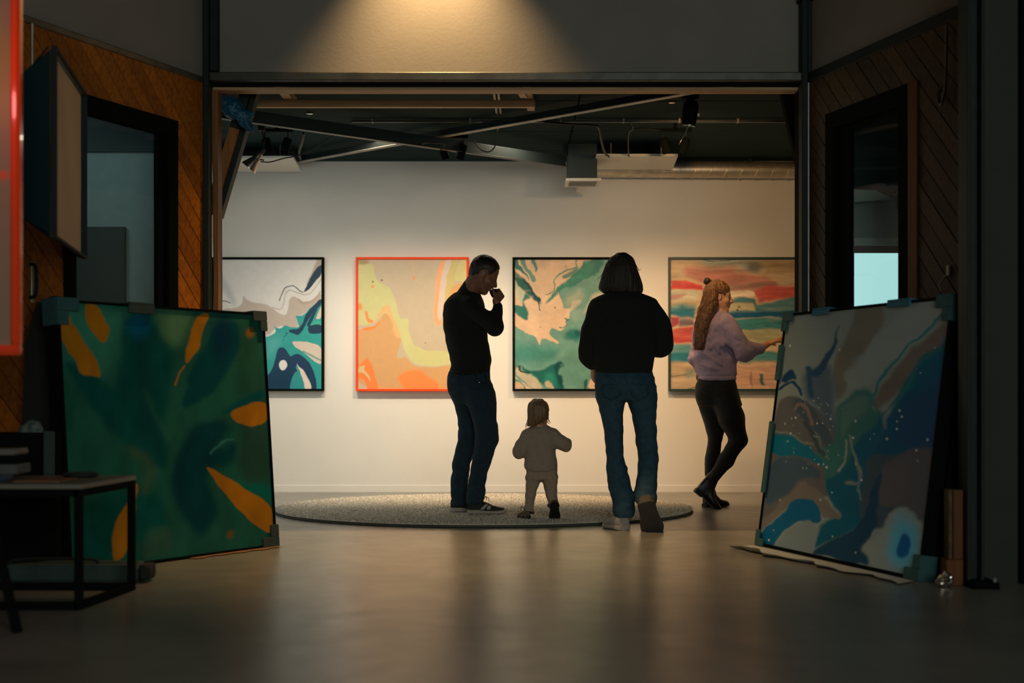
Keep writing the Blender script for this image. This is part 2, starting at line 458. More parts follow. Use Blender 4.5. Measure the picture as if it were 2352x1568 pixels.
for a, b in zip(ys[:-1], ys[1:]):
    for xa, xb in ((-2.6, 0.45), (0.455, 3.5)):
        MB().box((xa, a + .006, 2.81), (xb - .004, b - .006, 2.85), .003).build('panel', M['dark_ceiling'], cg)
# hall: side walls splay out from the opening
XL0, SL = -1.824, .42
XR0, SR = 1.759, -.29
NL = math.sqrt(1 + SL * SL); NR = math.sqrt(1 + SR * SR)
DL = Vector((-SL, -1, 0)) / NL         # along the wall, from the opening towards the camera
DR = Vector((-SR, -1, 0)) / NR
NNL = Vector((1, -SL, 0)).normalized()  # out of the wall, into the hall
NNR = Vector((-1, SR, 0)).normalized()
OL = Vector((XL0, 8.5, 0)); OR = Vector((XR0, 8.5, 0))
UP = Vector((0, 0, 1))
HALL_H = 4.3
CLAD = 2.68


def wall_box(mb, O, d, n, u0, u1, z0, z1, t0, t1, bev=0.0):
    """box in wall coordinates: u along, t out of the wall"""
    c = O + d * ((u0 + u1) / 2) + n * ((t0 + t1) / 2) + UP * ((z0 + z1) / 2)
    return mb.obox(c, d, n, UP, (u1 - u0, t1 - t0, z1 - z0), bev)

# door rectangles in wall coordinates (outer casing): u0, u1, top
DOORL = (.322, 1.292, 2.41)
DOORR = (.284, 1.160, 2.452)


def side_wall(name, O, d, n, u1, door, label, label_up):
    mb = MB()
    wall_box(mb, O, d, n, -.02, door[0] + .09, 0, HALL_H, -.03, 0)
    wall_box(mb, O, d, n, door[1] - .09, u1, 0, HALL_H, -.03, 0)
    wall_box(mb, O, d, n, door[0] + .09, door[1] - .09, door[2] - .09, HALL_H, -.03, 0)
    return structure(name, mb, M['plaster'], label)

wl = side_wall('wall_left', OL, DL, NNL, 9.0, DOORL, 'side wall with orange diagonal boards below grey plaster, beside the orange-framed painting', '')
wr = side_wall('wall_right', OR, DR, NNR, 2.3, DOORR, 'side wall with dull brown diagonal boards around a dark glazed door', '')


def clip(poly, a, b, c):
    """keep a*u + b*z <= c"""
    out = []
    for i in range(len(poly)):
        p = poly[i]; q = poly[(i + 1) % len(poly)]
        dp = a * p[0] + b * p[1] - c; dq = a * q[0] + b * q[1] - c
        if dp <= 0: out.append(p)
        if (dp < 0 < dq) or (dq < 0 < dp):
            t = dp / (dp - dq); out.append((p[0] + t * (q[0] - p[0]), p[1] + t * (q[1] - p[1])))
    return out if len(out) >= 3 else []


def planks(parent, O, d, n, u1, door, slope, m, back_mat):
    back = MB()
    for r in ((0, door[0], 0, CLAD), (door[1], u1, 0, CLAD), (door[0], door[1], door[2], CLAD)):
        wall_box(back, O, d, n, r[0], r[1], r[2], r[3], 0.0, .004)
    back.build('batten_backing', back_mat, parent)
    step = .127
    lo, hi = (-u1, CLAD) if slope > 0 else (0, u1 + CLAD)
    k = lo
    while k < hi:
        def strip(poly):   # z - slope*u between k and k+step (less a joint)
            g = .0045
            p = clip(poly, -slope, 1, k + step - g)
            return clip(p, slope, -1, -(k + g)) if p else []
        R = lambda a, b, c_, e: [(a, c_), (b, c_), (b, e), (a, e)]
        top = strip(R(0, u1, door[2], CLAD))
        lf = strip(R(0, door[0], 0, door[2]))
        rt = strip(R(door[1], u1, 0, door[2]))
        groups = []
        def touches(a, b):
            if not a or not b: return False
            ua = [p[0] for p in a if abs(p[1] - door[2]) < 1e-6]; ub = [p[0] for p in b if abs(p[1] - door[2]) < 1e-6]
            return bool(ua and ub) and min(max(ua), max(ub)) - max(min(ua), min(ub)) > 1e-4
        used_l = used_r = False
        if top:
            gp = [top]
            if touches(top, lf): gp.append(lf); used_l = True
            if touches(top, rt): gp.append(rt); used_r = True
            groups.append(gp)
        if lf and not used_l: groups.append([lf])
        if rt and not used_r: groups.append([rt])
        for gp in groups:
            th = .018 + random.uniform(-.002, .0015)
            mb = MB()
            for poly in gp:
                mb.prism([O + d * p[0] + UP * p[1] + n * .004 for p in poly], n * th)
            mb.build('plank', m, parent)
        k += step

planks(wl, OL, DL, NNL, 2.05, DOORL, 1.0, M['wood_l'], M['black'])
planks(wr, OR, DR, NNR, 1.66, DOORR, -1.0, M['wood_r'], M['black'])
mb = MB(); wall_box(mb, OL, DL, NNL, 0, 4.5, CLAD, CLAD + .035, 0, .03, .004)
structure('trim_1', mb, M['steel_grey'], 'grey metal strip capping the orange diagonal boards')
mb = MB(); wall_box(mb, OR, DR, NNR, 0, 2.2, CLAD, CLAD + .06, 0, .03, .004)
structure('trim_2', mb, M['steel_dark'], 'dark metal strip capping the dull brown boards')

# plaster above the opening, posts, beam, lintel
structure('wall_header', MB().box((-1.9, 8.5, 2.70), (1.9, 8.62, HALL_H)), M['plaster'], 'plaster wall above the opening, lit by a warm spot')
structure('wall_wing_left', MB().box((-4.6, 8.55, 0), (-1.86, 8.62, 3.2)), M['room_grey'], 'grey end wall seen through the glazed door with the orange boards')
structure('wall_wing_right', MB().box((1.86, 8.55, 0), (4.6, 8.62, 3.2)), M['room_grey'], 'grey end wall seen through the dark glazed door')
mb = MB(); mb.box((-1.824, 8.40, 0), (-1.792, 8.5, HALL_H), .003); mb.box((-1.790, 8.42, 2.752), (-1.745, 8.5, HALL_H), .003)
structure('trim_3', mb, M['steel_dark'], 'dark steel post at the opening beside the orange boards')
mb = MB(); mb.box((1.713, 8.40, 0), (1.748, 8.5, HALL_H), .003); mb.box((1.750, 8.42, 2.74), (1.775, 8.5, HALL_H), .003); mb.box((1.70, 8.38, 3.165), (1.815, 8.5, 3.20), .003)
structure('trim_4', mb, M['steel_dark'], 'dark steel post at the opening beside the brown boards')
structure('trim_5', MB().box((1.7485, 8.41, 0), (1.759, 8.44, 2.68), .001), M['steel_light'], 'thin pale metal edge strip along the dark post')
structure('trim_6', MB().box((-1.79, 8.40, 2.690), (1.712, 8.5, 2.740), .005), M['steel_grey'], 'grey steel beam across the opening under the spot-lit plaster')
structure('trim_7', MB().box((-1.79, 8.47, 2.672), (1.712, 8.5, 2.6895)), M['black'], 'black shadow gap under the steel beam')
structure('trim_8', MB().box((-1.79, 8.505, 2.655), (1.712, 8.62, 2.672), .002), M['timber'], 'raw timber lintel board under the steel beam')
mb = MB()
zz = np.linspace(0, 2.655, 22); rings = []
for i, z in enumerate(zz):
    w = .006 * math.sin(z * 4.1 + 1) + .004 * math.sin(z * 9.7)
    rings.append([Vector((-1.790 + w, 8.50, z)), Vector((-1.757 + w * .3, 8.50, z)), Vector((-1.757 + w * .3, 8.62, z)), Vector((-1.790 + w, 8.62, z))])
mb.loft(rings)
structure('trim_9', mb, M['timber_v'], 'rough wavy-edged timber jamb at the opening')
structure('trim_10', MB().box((1.713, 8.505, 0), (1.80, 8.62, 2.655)), M['black'], 'black jamb at the opening behind the leaning blue painting')
structure('ceiling_hall', MB().box((-6, -5, HALL_H), (6, 8.62, HALL_H + .1)), M['plaster'], 'high plaster ceiling of the hall')
structure('wall_hall_right', MB().box((2.02, 6.34, 0), (3.4, 6.44, HALL_H)), M['dark_wall'], 'charcoal wall beside the steel column')
structure('wall_hall_side', MB().box((3.4, -5, 0), (3.5, 6.44, HALL_H)), M['dark_wall'], 'charcoal side wall of the hall')
structure('trim_11', MB().box((2.255, 6.30, 0), (2.33, 6.34, HALL_H), .004), M['black'], 'black door jamb on the charcoal wall')
mb = MB(); mb.box((1.985, 6.20, .03), (2.000, 6.33, HALL_H), .002); mb.box((2.046, 6.20, .03), (2.060, 6.33, HALL_H), .002); mb.box((2.000, 6.255, .03), (2.046, 6.275, HALL_H))
col_o = structure('trim_12', mb, M['steel_dark'], 'dark steel column beside the leaning blue painting')
MB().box((1.984, 6.12, 0), (2.10, 6.335, .03), .004).build('base_plate', M['black'], col_o)
MB().lathe((2.085, 6.14, .03), (0, 0, 1), [(0, .008), (.016, .008), (.018, .004)], 8).build('anchor_bolt', M['steel_light'], col_o)

# glazed doors
def glazed_door(name, O, d, n, door, glass, gtop, label):
    root = empty(name, O + d * ((door[0] + door[1]) / 2), label, kind='structure')
    u0, u1, top = door
    mb = MB(); wall_box(mb, O, d, n, u0, u0 + .095, 0, top, -.03, .032, .004); mb.build('casing', M['black'], root)
    mb = MB(); wall_box(mb, O, d, n, u1 - .095, u1, 0, top, -.03, .032, .004); mb.build('casing', M['black'], root)
    mb = MB(); wall_box(mb, O, d, n, u0 + .095, u1 - .095, top - .095, top, -.03, .032, .004); mb.build('casing', M['black'], root)
    leaf = MB()
    wall_box(leaf, O, d, n, u0 + .096, glass[0], .01, top - .096, -.028, .004, .003)
    wall_box(leaf, O, d, n, glass[1], u1 - .096, .01, top - .096, -.028, .004, .003)
    wall_box(leaf, O, d, n, glass[0], glass[1], gtop, top - .096, -.028, .004, .003)
    wall_box(leaf, O, d, n, glass[0], glass[1], .01, .22, -.028, .004, .003)
    leaf.build('door_leaf', M['black'], root)
    mb = MB(); wall_box(mb, O, d, n, glass[0] - .004, glass[1] + .004, .215, gtop + .004, -.014, -.009); mb.build('glass_pane', M['glass'], root)
    return root
glazed_door('door_1', OL, DL, NNL, DOORL, (.478, 1.172), 2.312, 'black-framed glazed door set in the orange diagonal boards')
glazed_door('door_2', OR, DR, NNR, DOORR, (.516, 1.075), 2.325, 'black-framed glazed door set in the dull brown boards, a bright pane behind it')
mb = MB(); wall_box(mb, OR, DR, NNR, 1.162, 1.25, 0, 2.45, .022, .034, .003)
structure('trim_13', mb, M['wood_trim'], 'orange wooden trim board beside the dark glazed door')
# what stands in the room behind the first door
structure('trim_14', MB().box((-3.2, 8.53, 2.29), (-1.95, 8.55, 3.0)), M['room_dark'], 'dark upper band of the wall seen through the glazed door')
structure('door_3', MB().box((-3.0, 8.52, 0), (-2.318, 8.55, 1.84), .005), M['room_dark'], 'flat dark door seen through the glass beside the softbox')
# behind the second door: a daylit window under a dark bar
structure('trim_15', MB().box((1.95, 8.53, 2.03), (3.2, 8.55, 3.0)), M['room_dark'], 'dark upper band of the wall seen through the dark glazed door')
wn = empty('window_1', (2.2, 8.54, 1.2), 'bright daylit window seen through the dark glazed door', kind='structure')
MB().box((2.00, 8.50, 1.682), (2.52, 8.548, 1.716), .003).build('window_frame', M['black'], wn)
MB().box((1.985, 8.49, .60), (2.03, 8.548, 1.682), .003).build('window_frame', M['white_metal'], wn)
MB().box((2.48, 8.50, .60), (2.52, 8.548, 1.682), .003).build('window_frame', M['black'], wn)
MB().box((2.03, 8.525, .62), (2.48, 8.535, 1.682)).build('window_pane', M['daylight'], wn)
structure('trim_16', MB().box((1.97, 8.49, 1.724), (2.60, 8.548, 1.770), .004), M['white_wall'], 'pale sill board above the bright window behind the dark glazed door')
mb = MB(); mb.prism([Vector((1.985, 8.44, 2.055)), Vector((2.00, 8.44, 1.975)), Vector((2.27, 8.44, 1.995)), Vector((2.16, 8.44, 2.045))], (0, .02, 0))
tag(mb.build('reflected_panel', M['white_metal']), 'pale wedge added behind the dark glazed door, standing for a reflected ceiling panel', 'board')  # solid wedge imitates the white panel's reflection in the door glass
lm = empty('reflected_lamp', (2.30, 8.42, 2.02), 'small silver lamp added behind the dark glazed door, standing for a reflection', 'lamp')  # added to imitate the clip lamp's reflection in the door glass
MB().lathe((2.285, 8.42, 2.02), (.25, -.1, -1), [(0, .012), (.02, .018), (.075, .034), (.08, .033)], 14).build('lamp_shade', M['chrome'], lm, smooth=True)
MB().tube([(2.285, 8.42, 2.02), (2.28, 8.43, 2.045), (2.24, 8.47, 2.03), (2.10, 8.49, 2.06), (2.0, 8.52, 2.065)], .006, 6).build('cable', M['rubber'], lm)
MB().box((2.255, 8.44, 2.010), (2.285, 8.55, 2.03), .003).build('clamp', M['steel_light'], lm)

# hooks and rods on the boarded walls
def wall_pt(O, d, n, u, z, t): return O + d * u + n * t + UP * z
tag(MB().tube(smooth_path([wall_pt(OR, DR, NNR, 1.535, 2.66, .045), wall_pt(OR, DR, NNR, 1.535, 2.40, .05), wall_pt(OR, DR, NNR, 1.53, 2.30, .06), wall_pt(OR, DR, NNR, 1.505, 2.27, .06), wall_pt(OR, DR, NNR, 1.475, 2.30, .05), wall_pt(OR, DR, NNR, 1.462, 2.345, .04), wall_pt(OR, DR, NNR, 1.485, 2.38, .024)], 4), .0075, 8).build('hanging_hook', M['steel_grey'], smooth=True), 'thin bent metal rod hanging high on the dull brown boards', 'hook')
wc = empty('coat_hook', wall_pt(OR, DR, NNR, 1.50, 1.42, .03), 'small white hook low on the dull brown boards', 'hook')
mb = MB(); wall_box(mb, OR, DR, NNR, 1.515, 1.54, 1.425, 1.475, .022, .036, .003); mb.build('hook_plate', M['white_metal'], wc)
MB().tube([wall_pt(OR, DR, NNR, 1.51, 1.43, .03), wall_pt(OR, DR, NNR, 1.49, 1.40, .045), wall_pt(OR, DR, NNR, 1.478, 1.385, .05), wall_pt(OR, DR, NNR, 1.478, 1.35, .04)], .006, 8).build('hook_rod', M['white_metal'], wc)
hd = empty('door_handle', wall_pt(OL, DL, NNL, 1.52, 1.41, .03), 'upright metal pull handle on the orange boards below the softbox', 'handle')
mb = MB(); wall_box(mb, OL, DL, NNL, 1.505, 1.53, 1.295, 1.50, .022, .027, .002); mb.build('back_plate', M['steel_light'], hd)
MB().tube(smooth_path([wall_pt(OL, DL, NNL, 1.54, 1.485, .027), wall_pt(OL, DL, NNL, 1.54, 1.475, .06), wall_pt(OL, DL, NNL, 1.54, 1.40, .068), wall_pt(OL, DL, NNL, 1.54, 1.33, .06), wall_pt(OL, DL, NNL, 1.54, 1.32, .027)], 5), .009, 8).build('grip', M['steel_dark'], hd, smooth=True)
tag(MB().tube([wall_pt(OL, DL, NNL, 1.54, 2.40, .04), wall_pt(OL, DL, NNL, 1.54, 2.68, .04)], .007, 8).build('metal_rod', M['steel_light'], smooth=True), 'thin bright metal rod at the top of the orange boards', 'rod')

# ------------------------------------------------------------------ up under the gallery ceiling
def beam(name, a, b, w, h, m, label, cat='beam', parts=None):
    o = MB().bar(a, b, w, h, bev=.004).build(name, m)
    return tag(o, label, cat)
# two crossing steel braces
br = empty('steel_brace', (0, 10, 2.77), 'pale-edged steel brace running diagonally under the gallery ceiling', 'brace')
a, b = Vector((-1.74, 11.6, 0)), Vector((1.40, 8.66, 0))
MB().bar(a + UP * 2.751, b + UP * 2.751, .008, .048, bev=.001).build('web', M['steel_dark'], br)
MB().bar(a + UP * 2.724, b + UP * 2.724, .055, .007, bev=.001).build('flange', M['steel_light'], br)
for q in (a, b):
    MB().box((q.x - .02, q.y - .02, 2.775), (q.x + .02, q.y + .02, 2.81), .002).build('hanger', M['steel_dark'], br)
br = empty('steel_brace', (0, 10.4, 2.68), 'wide dark steel brace crossing below the pale-edged one, a bright glint near its end', 'brace')
a, b = Vector((-2.25, 9.02, 0)), Vector((.425, 11.308, 0))
MB().bar(a + UP * 2.683, b + UP * 2.683, .012, .082, bev=.002).build('web', mat('teal_grey_steel', (.030, .045, .043), .55, metal=.2), br)
MB().bar(a + UP * 2.641, b + UP * 2.641, .05, .006, bev=.001).build('flange', M['steel_grey'], br)
for q in (a, b):
    MB().box((q.x - .02, q.y - .02, 2.72), (q.x + .02, q.y + .02, 2.81), .002).build('hanger', M['steel_dark'], br)
# raw timber frame fixed near the opening
tf = empty('timber_frame', (-.7, 9.25, 2.70), 'frame of raw timber laths screwed under the ceiling near the opening', 'timber')
MB().bar((-1.68, 9.26, 2.724), (.150, 9.26, 2.724), .045, .046, bev=.003).build('long_lath', M['timber'], tf)
MB().bar((-1.455, 8.63, 2.775), (-1.455, 9.42, 2.775), .060, .05, bev=.003).build('cross_lath', M['timber'], tf)
MB().bar((.083, 8.70, 2.772), (.130, 9.62, 2.772), .052, .045, bev=.003).build('cross_lath', M['timber'], tf)
MB().bar((.040, 8.85, 2.745), (.075, 9.10, 2.745), .045, .03, bev=.003).build('short_lath', M['timber'], tf)
MB().box((-.08, 8.625, 2.69), (-.005, 8.70, 2.81), .003).build('short_lath', M['timber'], tf)
for i, x in enumerate((-.126, -.098)):
    tag(MB().tube([(x, 8.63, 2.793), (x + .02, 9.9, 2.793)], .009, 8).build('conduit_pipe', M['steel_light'], smooth=True),
        ('thin pale pipe above the timber lath, the one nearer the orange painting', 'thin pale pipe above the timber lath, the one nearer the white ceiling vent')[i], 'pipe', 'pair of thin pipes under the ceiling')
# conduit running across
cd = empty('cable_tray', (0.2, 9.93, 2.74), 'thin cable tray running across under the dark ceiling', 'tray')
MB().box((-1.15, 10.19, 2.782), (2.6, 10.215, 2.80), .003).build('rail', M['steel_grey'], cd)
for x in (-1.0, -.3, .35, .8, 1.2, 1.62, 2.0):
    MB().box((x - .007, 10.185, 2.779), (x + .007, 10.22, 2.81), .002).build('clip', M['steel_light'], cd)
for i, (x, y) in enumerate(((-1.42, 9.98), (.615, 9.60), (1.08, 9.60), (.28, 10.05))):
    o = MB().lathe((x, y, 2.81), (0, 0, -1), [(0, .012), (.006, .024), (.010, .024), (.014, .010)], 12).build('sprinkler_cap', M['chrome'], smooth=True)
    tag(o, ('tiny round metal ceiling cap above the silver clip lamp', 'tiny metal ceiling cap just behind the pale-edged brace',
            'tiny metal ceiling cap beside the large black spot lamp', 'tiny metal ceiling cap hanging by the cable tray near the timber end')[i], 'ceiling cap', 'small metal caps on the ceiling')

# twin spot fixtures
def cylinder_lamp(root, top, aim, r=.032, L=.115):
    top = Vector(top); d = (Vector(aim) - top).normalized()
    MB().tube([top + UP * .05, top, top + d * .02], .006, 6).build('stem', M['rubber'], root)
    h = MB().lathe(top, d, [(0, r * .5), (.004, r * .94), (.012, r), (L, r), (L + .002, r * .96), (L + .002, r * .86), (L - .02, r * .8), (L - .022, .001)], 18).build('lamp_head', M['black'], root, smooth=True)
    return h
sp = [(-1.71, 'black twin spot lamp on a short rail above the silver clip lamp'),
      (-.44, 'black twin spot lamp half hidden by the crossing steel braces'),
      (1.19, 'black twin spot lamp above the long white panel beside the silver duct')]
for x, lab in sp:
    ty = 10.62 if -1 < x < 0 else 10.36
    r = empty('twin_spot_lamp', (x, ty, 2.68), lab, 'spot lamp', 'twin spot lamps under the gallery ceiling')
    MB().box((x - .115, ty - .015, 2.745), (x + .115, ty + .015, 2.767), .003).build('rail', M['black'], r)
    MB().box((x - .012, ty - .01, 2.767), (x + .012, ty + .01, 2.81), .002).build('mount', M['black'], r)
    cylinder_lamp(r, (x - .09, ty, 2.70), (x - .05, ty + .02, 2.58))
    cylinder_lamp(r, (x + .08, ty, 2.70), (x + .045, ty + .02, 2.58))
# the large spot lamp
r = empty('large_spot_lamp', (1.15, 9.30, 2.70), 'large black spot lamp with a bright ring, nearest the brown-boarded wall', 'spot lamp')
MB().box((1.11, 9.27, 2.765), (1.22, 9.33, 2.81), .004).build('mount', M['black'], r)
MB().tube([(1.165, 9.30, 2.765), (1.175, 9.30, 2.72)], .028, 12).build('joint', M['black'], r, smooth=True)
MB().lathe((1.175, 9.30, 2.755), (-.12, .12, -1), [(0, .03), (.015, .048), (.05, .052), (.10, .050), (.155, .046), (.158, .040), (.14, .036), (.138, .001)], 20).build('lamp_head', M['black'], r, smooth=True)
MB().lathe((1.160, 9.315, 2.60), (-.12, .12, -1), [(0, .041), (.008, .042), (.009, .038), (.001, .037)], 20).build('trim_ring', M['chrome'], r, smooth=True)
MB().box((1.205, 9.25, 2.645), (1.222, 9.262, 2.665), .003).build('latch', M['chrome'], r)
tag(MB().tube(smooth_path([(1.155, 9.32, 2.60), (1.14, 9.33, 2.55), (1.115, 9.36, 2.51), (1.10, 9.36, 2.48)], 5), .004, 6).build('lamp_cable', M['steel_light'], smooth=True), 'short pale cable hanging from the large black spot lamp', 'cable')

# silver clip lamp and its cable
Y = 10.2
cl = empty('clip_lamp', W(590, 365, Y), 'silver clip-on reflector lamp in front of the white ceiling panel', 'lamp')
top = W(597, 354, Y); d = (W(572, 384, Y) - top).normalized()
MB().lathe(top, d, [(-.012, .016), (0, .022), (.025, .024), (.045, .030), (.125, .062), (.128, .062), (.126, .058), (.05, .026), (.04, .001)], 24).build('lamp_shade', M['chrome'], cl, smooth=True)
MB().lathe(top, -d, [(.004, .018), (.03, .016), (.05, .011), (.052, .001)], 14).build('socket', M['rubber'], cl, smooth=True)
MB().tube([top - d * .035, top - d * .05 + UP * .06, (top.x + .01, Y + .02, 2.73)], .005, 6).build('stem', M['rubber'], cl)
MB().box((top.x - .015, Y, 2.725), (top.x + .03, Y + .05, 2.81), .003).build('clip', M['rubber'], cl)
MB().tube([W(597, 366, Y - .03), W(606, 368, Y - .03)], .006, 6).build('knob', M['rubber'], cl)
tag(MB().tube(smooth_path([W(599, 371, Y - .02), W(620, 372, 10.25), W(650, 364, 10.3), W(690, 355, 10.35), W(730, 335, 10.3), W(775, 305, 10.2), W(800, 300, 10.15), W(850, 312, 10.2), W(905, 327, 10.3), W(960, 332, 10.35), W(985, 327, 10.3), W(1022, 332, 10.4), W(1005, 350, 10.45)], 5), .0048, 6).build('hanging_cable', M['rubber'], smooth=True), 'black cable looping from the silver clip lamp along the braces', 'cable')
tag(MB().tube(smooth_path([W(1080, 312, 10.3), W(1092, 330, 10.35), W(1105, 344, 10.4), W(1120, 349, 10.4), W(1132, 343, 10.4), W(1141, 325, 10.4), W(1143, 298, 10.36), W(1150, 292, 10.2)], 5), .0048, 6).build('hanging_cable', M['rubber'], smooth=True), 'black cable hanging in a loop beside the half-hidden twin spot', 'cable')
tag(MB().tube(smooth_path([W(1250, 280, 10.0), W(1310, 285, 10.1), W(1365, 288, 10.2), W(1377, 298, 10.3), W(1383, 330, 10.5), W(1390, 352, 10.8), W(1400, 360, 11.2)], 5), .009, 8).build('hanging_cable', M['rubber'], smooth=True), 'thick black cable dropping onto the long white panel', 'cable')
tag(MB().tube(smooth_path([W(1448, 280, 9.96), W(1455, 296, 10.1), W(1445, 305, 10.3), W(1443, 335, 10.6), W(1445, 360, 11.15)], 5), .005, 6).build('hanging_cable', M['rubber'], smooth=True), 'thin black cable dropping to the middle of the long white panel', 'cable')
tag(MB().tube(smooth_path([W(1452, 297, 10.1), W(1480, 294, 10.2), W(1520, 299, 10.34), W(1530, 298, 10.35)], 5), .005, 6).build('hanging_cable', M['rubber'], smooth=True), 'thin black cable running to the twin spot by the silver duct', 'cable')
tag(MB().tube(smooth_path([W(690, 365, 11.05), W(687, 350, 10.9), W(694, 325, 10.5), W(697, 306, 10.36)], 5), .010, 6).build('hanging_strap', M['rubber'], smooth=True), 'black strap hanging beside the white panel with the clip lamp', 'strap')

# white horizontal panels, vent, duct
def ceil_panel(x0, x1, y0, y1, z, lab, shift=0.0):
    r = empty('ceiling_panel', ((x0 + x1) / 2, (y0 + y1) / 2, z), lab, 'ceiling panel')
    mb = MB(); mb.prism([Vector((x0, y0, z)), Vector((x1, y0, z)), Vector((x1 + shift, y1, z)), Vector((x0, y1, z))], (0, 0, .018)); mb.build('panel_board', M['white_metal'], r)
    for x in (x0 + .12, x1 - .12):
        for y in (y0 + .1, y1 - .1):
            MB().tube([(x, y, z + .018), (x, y, 2.81)], .003, 5).build('wire', M['steel_light'], r)
    return r
ceil_panel(-2.40, -1.722, 11.20, 11.88, 2.690, 'white horizontal ceiling panel behind the silver clip lamp', -.035)
ceil_panel(.660, 1.295, 11.10, 11.78, 2.690, 'long white horizontal ceiling panel above the silver duct', .035)
r = empty('air_vent', (.55, 11.4, 2.5), 'dark square air duct with a white vent flange', 'vent')
MB().box((.443, 11.22, 2.535), (.672, 11.52, 2.81), .003).build('duct_box', M['vent'], r)
fl = MB(); fl.box((.425, 11.20, 2.512), (.455, 11.55, 2.534), .003); fl.box((.675, 11.20, 2.512), (.705, 11.55, 2.534), .003); fl.box((.455, 11.20, 2.512), (.675, 11.23, 2.534), .003); fl.box((.455, 11.52, 2.512), (.675, 11.55, 2.534), .003)
fl.build('flange', M['white_metal'], r)
for k in range(5):
    MB().obox((.565, 11.26 + k * .055, 2.522), (1, 0, 0), (0, .7, .7), (0, -.7, .7), (.22, .03, .003)).build('louver', M['white_metal'], r)
dt = empty('ventilation_duct', (1.6, 11.94, 2.70), 'silver spiral ventilation duct along the top of the gallery wall', 'duct')
a = Vector((.70, 11.95, 2.722)); b = Vector((3.4, 11.95, 2.708))
MB().tube([a, b], .070, 28).build('duct_body', M['duct'], dt, smooth=True)
seam = []
x = .76
while x < 3.35:
    MB().tube([Vector((x + .030 * math.sin(t) , 11.95 + .0715 * math.cos(t), 2.721 - (x - .7) * .0052 + .0715 * math.sin(t))) for t in np.linspace(.55 * math.pi, 1.95 * math.pi, 18)], .0048, 5).build('seam', M['duct'], dt, smooth=True)
    x += .130
for x in (1.05, 2.0, 2.9):
    MB().box((x - .01, 11.94, 2.785), (x + .01, 11.96, 2.81)).build('hanger', M['steel_dark'], dt)

# knee braces at the opening
r = empty('knee_brace', (-1.75, 8.75, 2.1), 'orange-brown timber knee brace rising from the rough jamb', 'brace')
a = Vector((-1.868, 8.81, 1.95)); b = Vector((-1.615, 8.81, 2.80)); q = a.lerp(b, .62)
MB().bar(a, q, .09, .065, up=(1, 0, 0), bev=.003).build('timber', M['timber_v'], r)
MB().bar(q, b, .088, .063, up=(1, 0, 0), bev=.003).build('upper_timber', M['steel_dark'], r)  # upper stretch of the same timber in a darker colour
MB().bar(a + Vector((.049, .03, -.015)), b + Vector((.049, .03, -.015)), .10, .032, up=(1, 0, 0), bev=.002).build('dark_side_strip', M['steel_dark'], r)  # dark strip put in for the timber's unlit side face
tag(MB().bar((1.845, 8.74, 1.95), (1.66, 8.74, 2.80), .08, .07, up=(1, 0, 0), bev=.003).build('knee_brace', M['black']), 'black knee brace rising from the dark jamb', 'brace')
# ------------------------------------------------------------------ implicit surfaces for figures and soft things
def hash3(i, j, k):
    h = (i.astype(np.int64) * 374761393 + j.astype(np.int64) * 668265263 + k.astype(np.int64) * 2147483647 % 1000003 * 7919) & 0xFFFFFFFF
    h = ((h ^ (h >> 13)) * 1274126177) & 0xFFFFFFFF
    h = h ^ (h >> 16)
    return (h & 0xFFFF).astype(np.float32) / 32767.5 - 1.0


def vnoise(x, y, z):
    xi = np.floor(x); yi = np.floor(y); zi = np.floor(z)
    fx = x - xi; fy = y - yi; fz = z - zi
    fx = fx * fx * (3 - 2 * fx); fy = fy * fy * (3 - 2 * fy); fz = fz * fz * (3 - 2 * fz)
    r = 0
    for a in (0, 1):
        for b in (0, 1):
            for c in (0, 1):
                w = (fx if a else 1 - fx) * (fy if b else 1 - fy) * (fz if c else 1 - fz)
                r = r + w * hash3(xi + a, yi + b, zi + c)
    return r


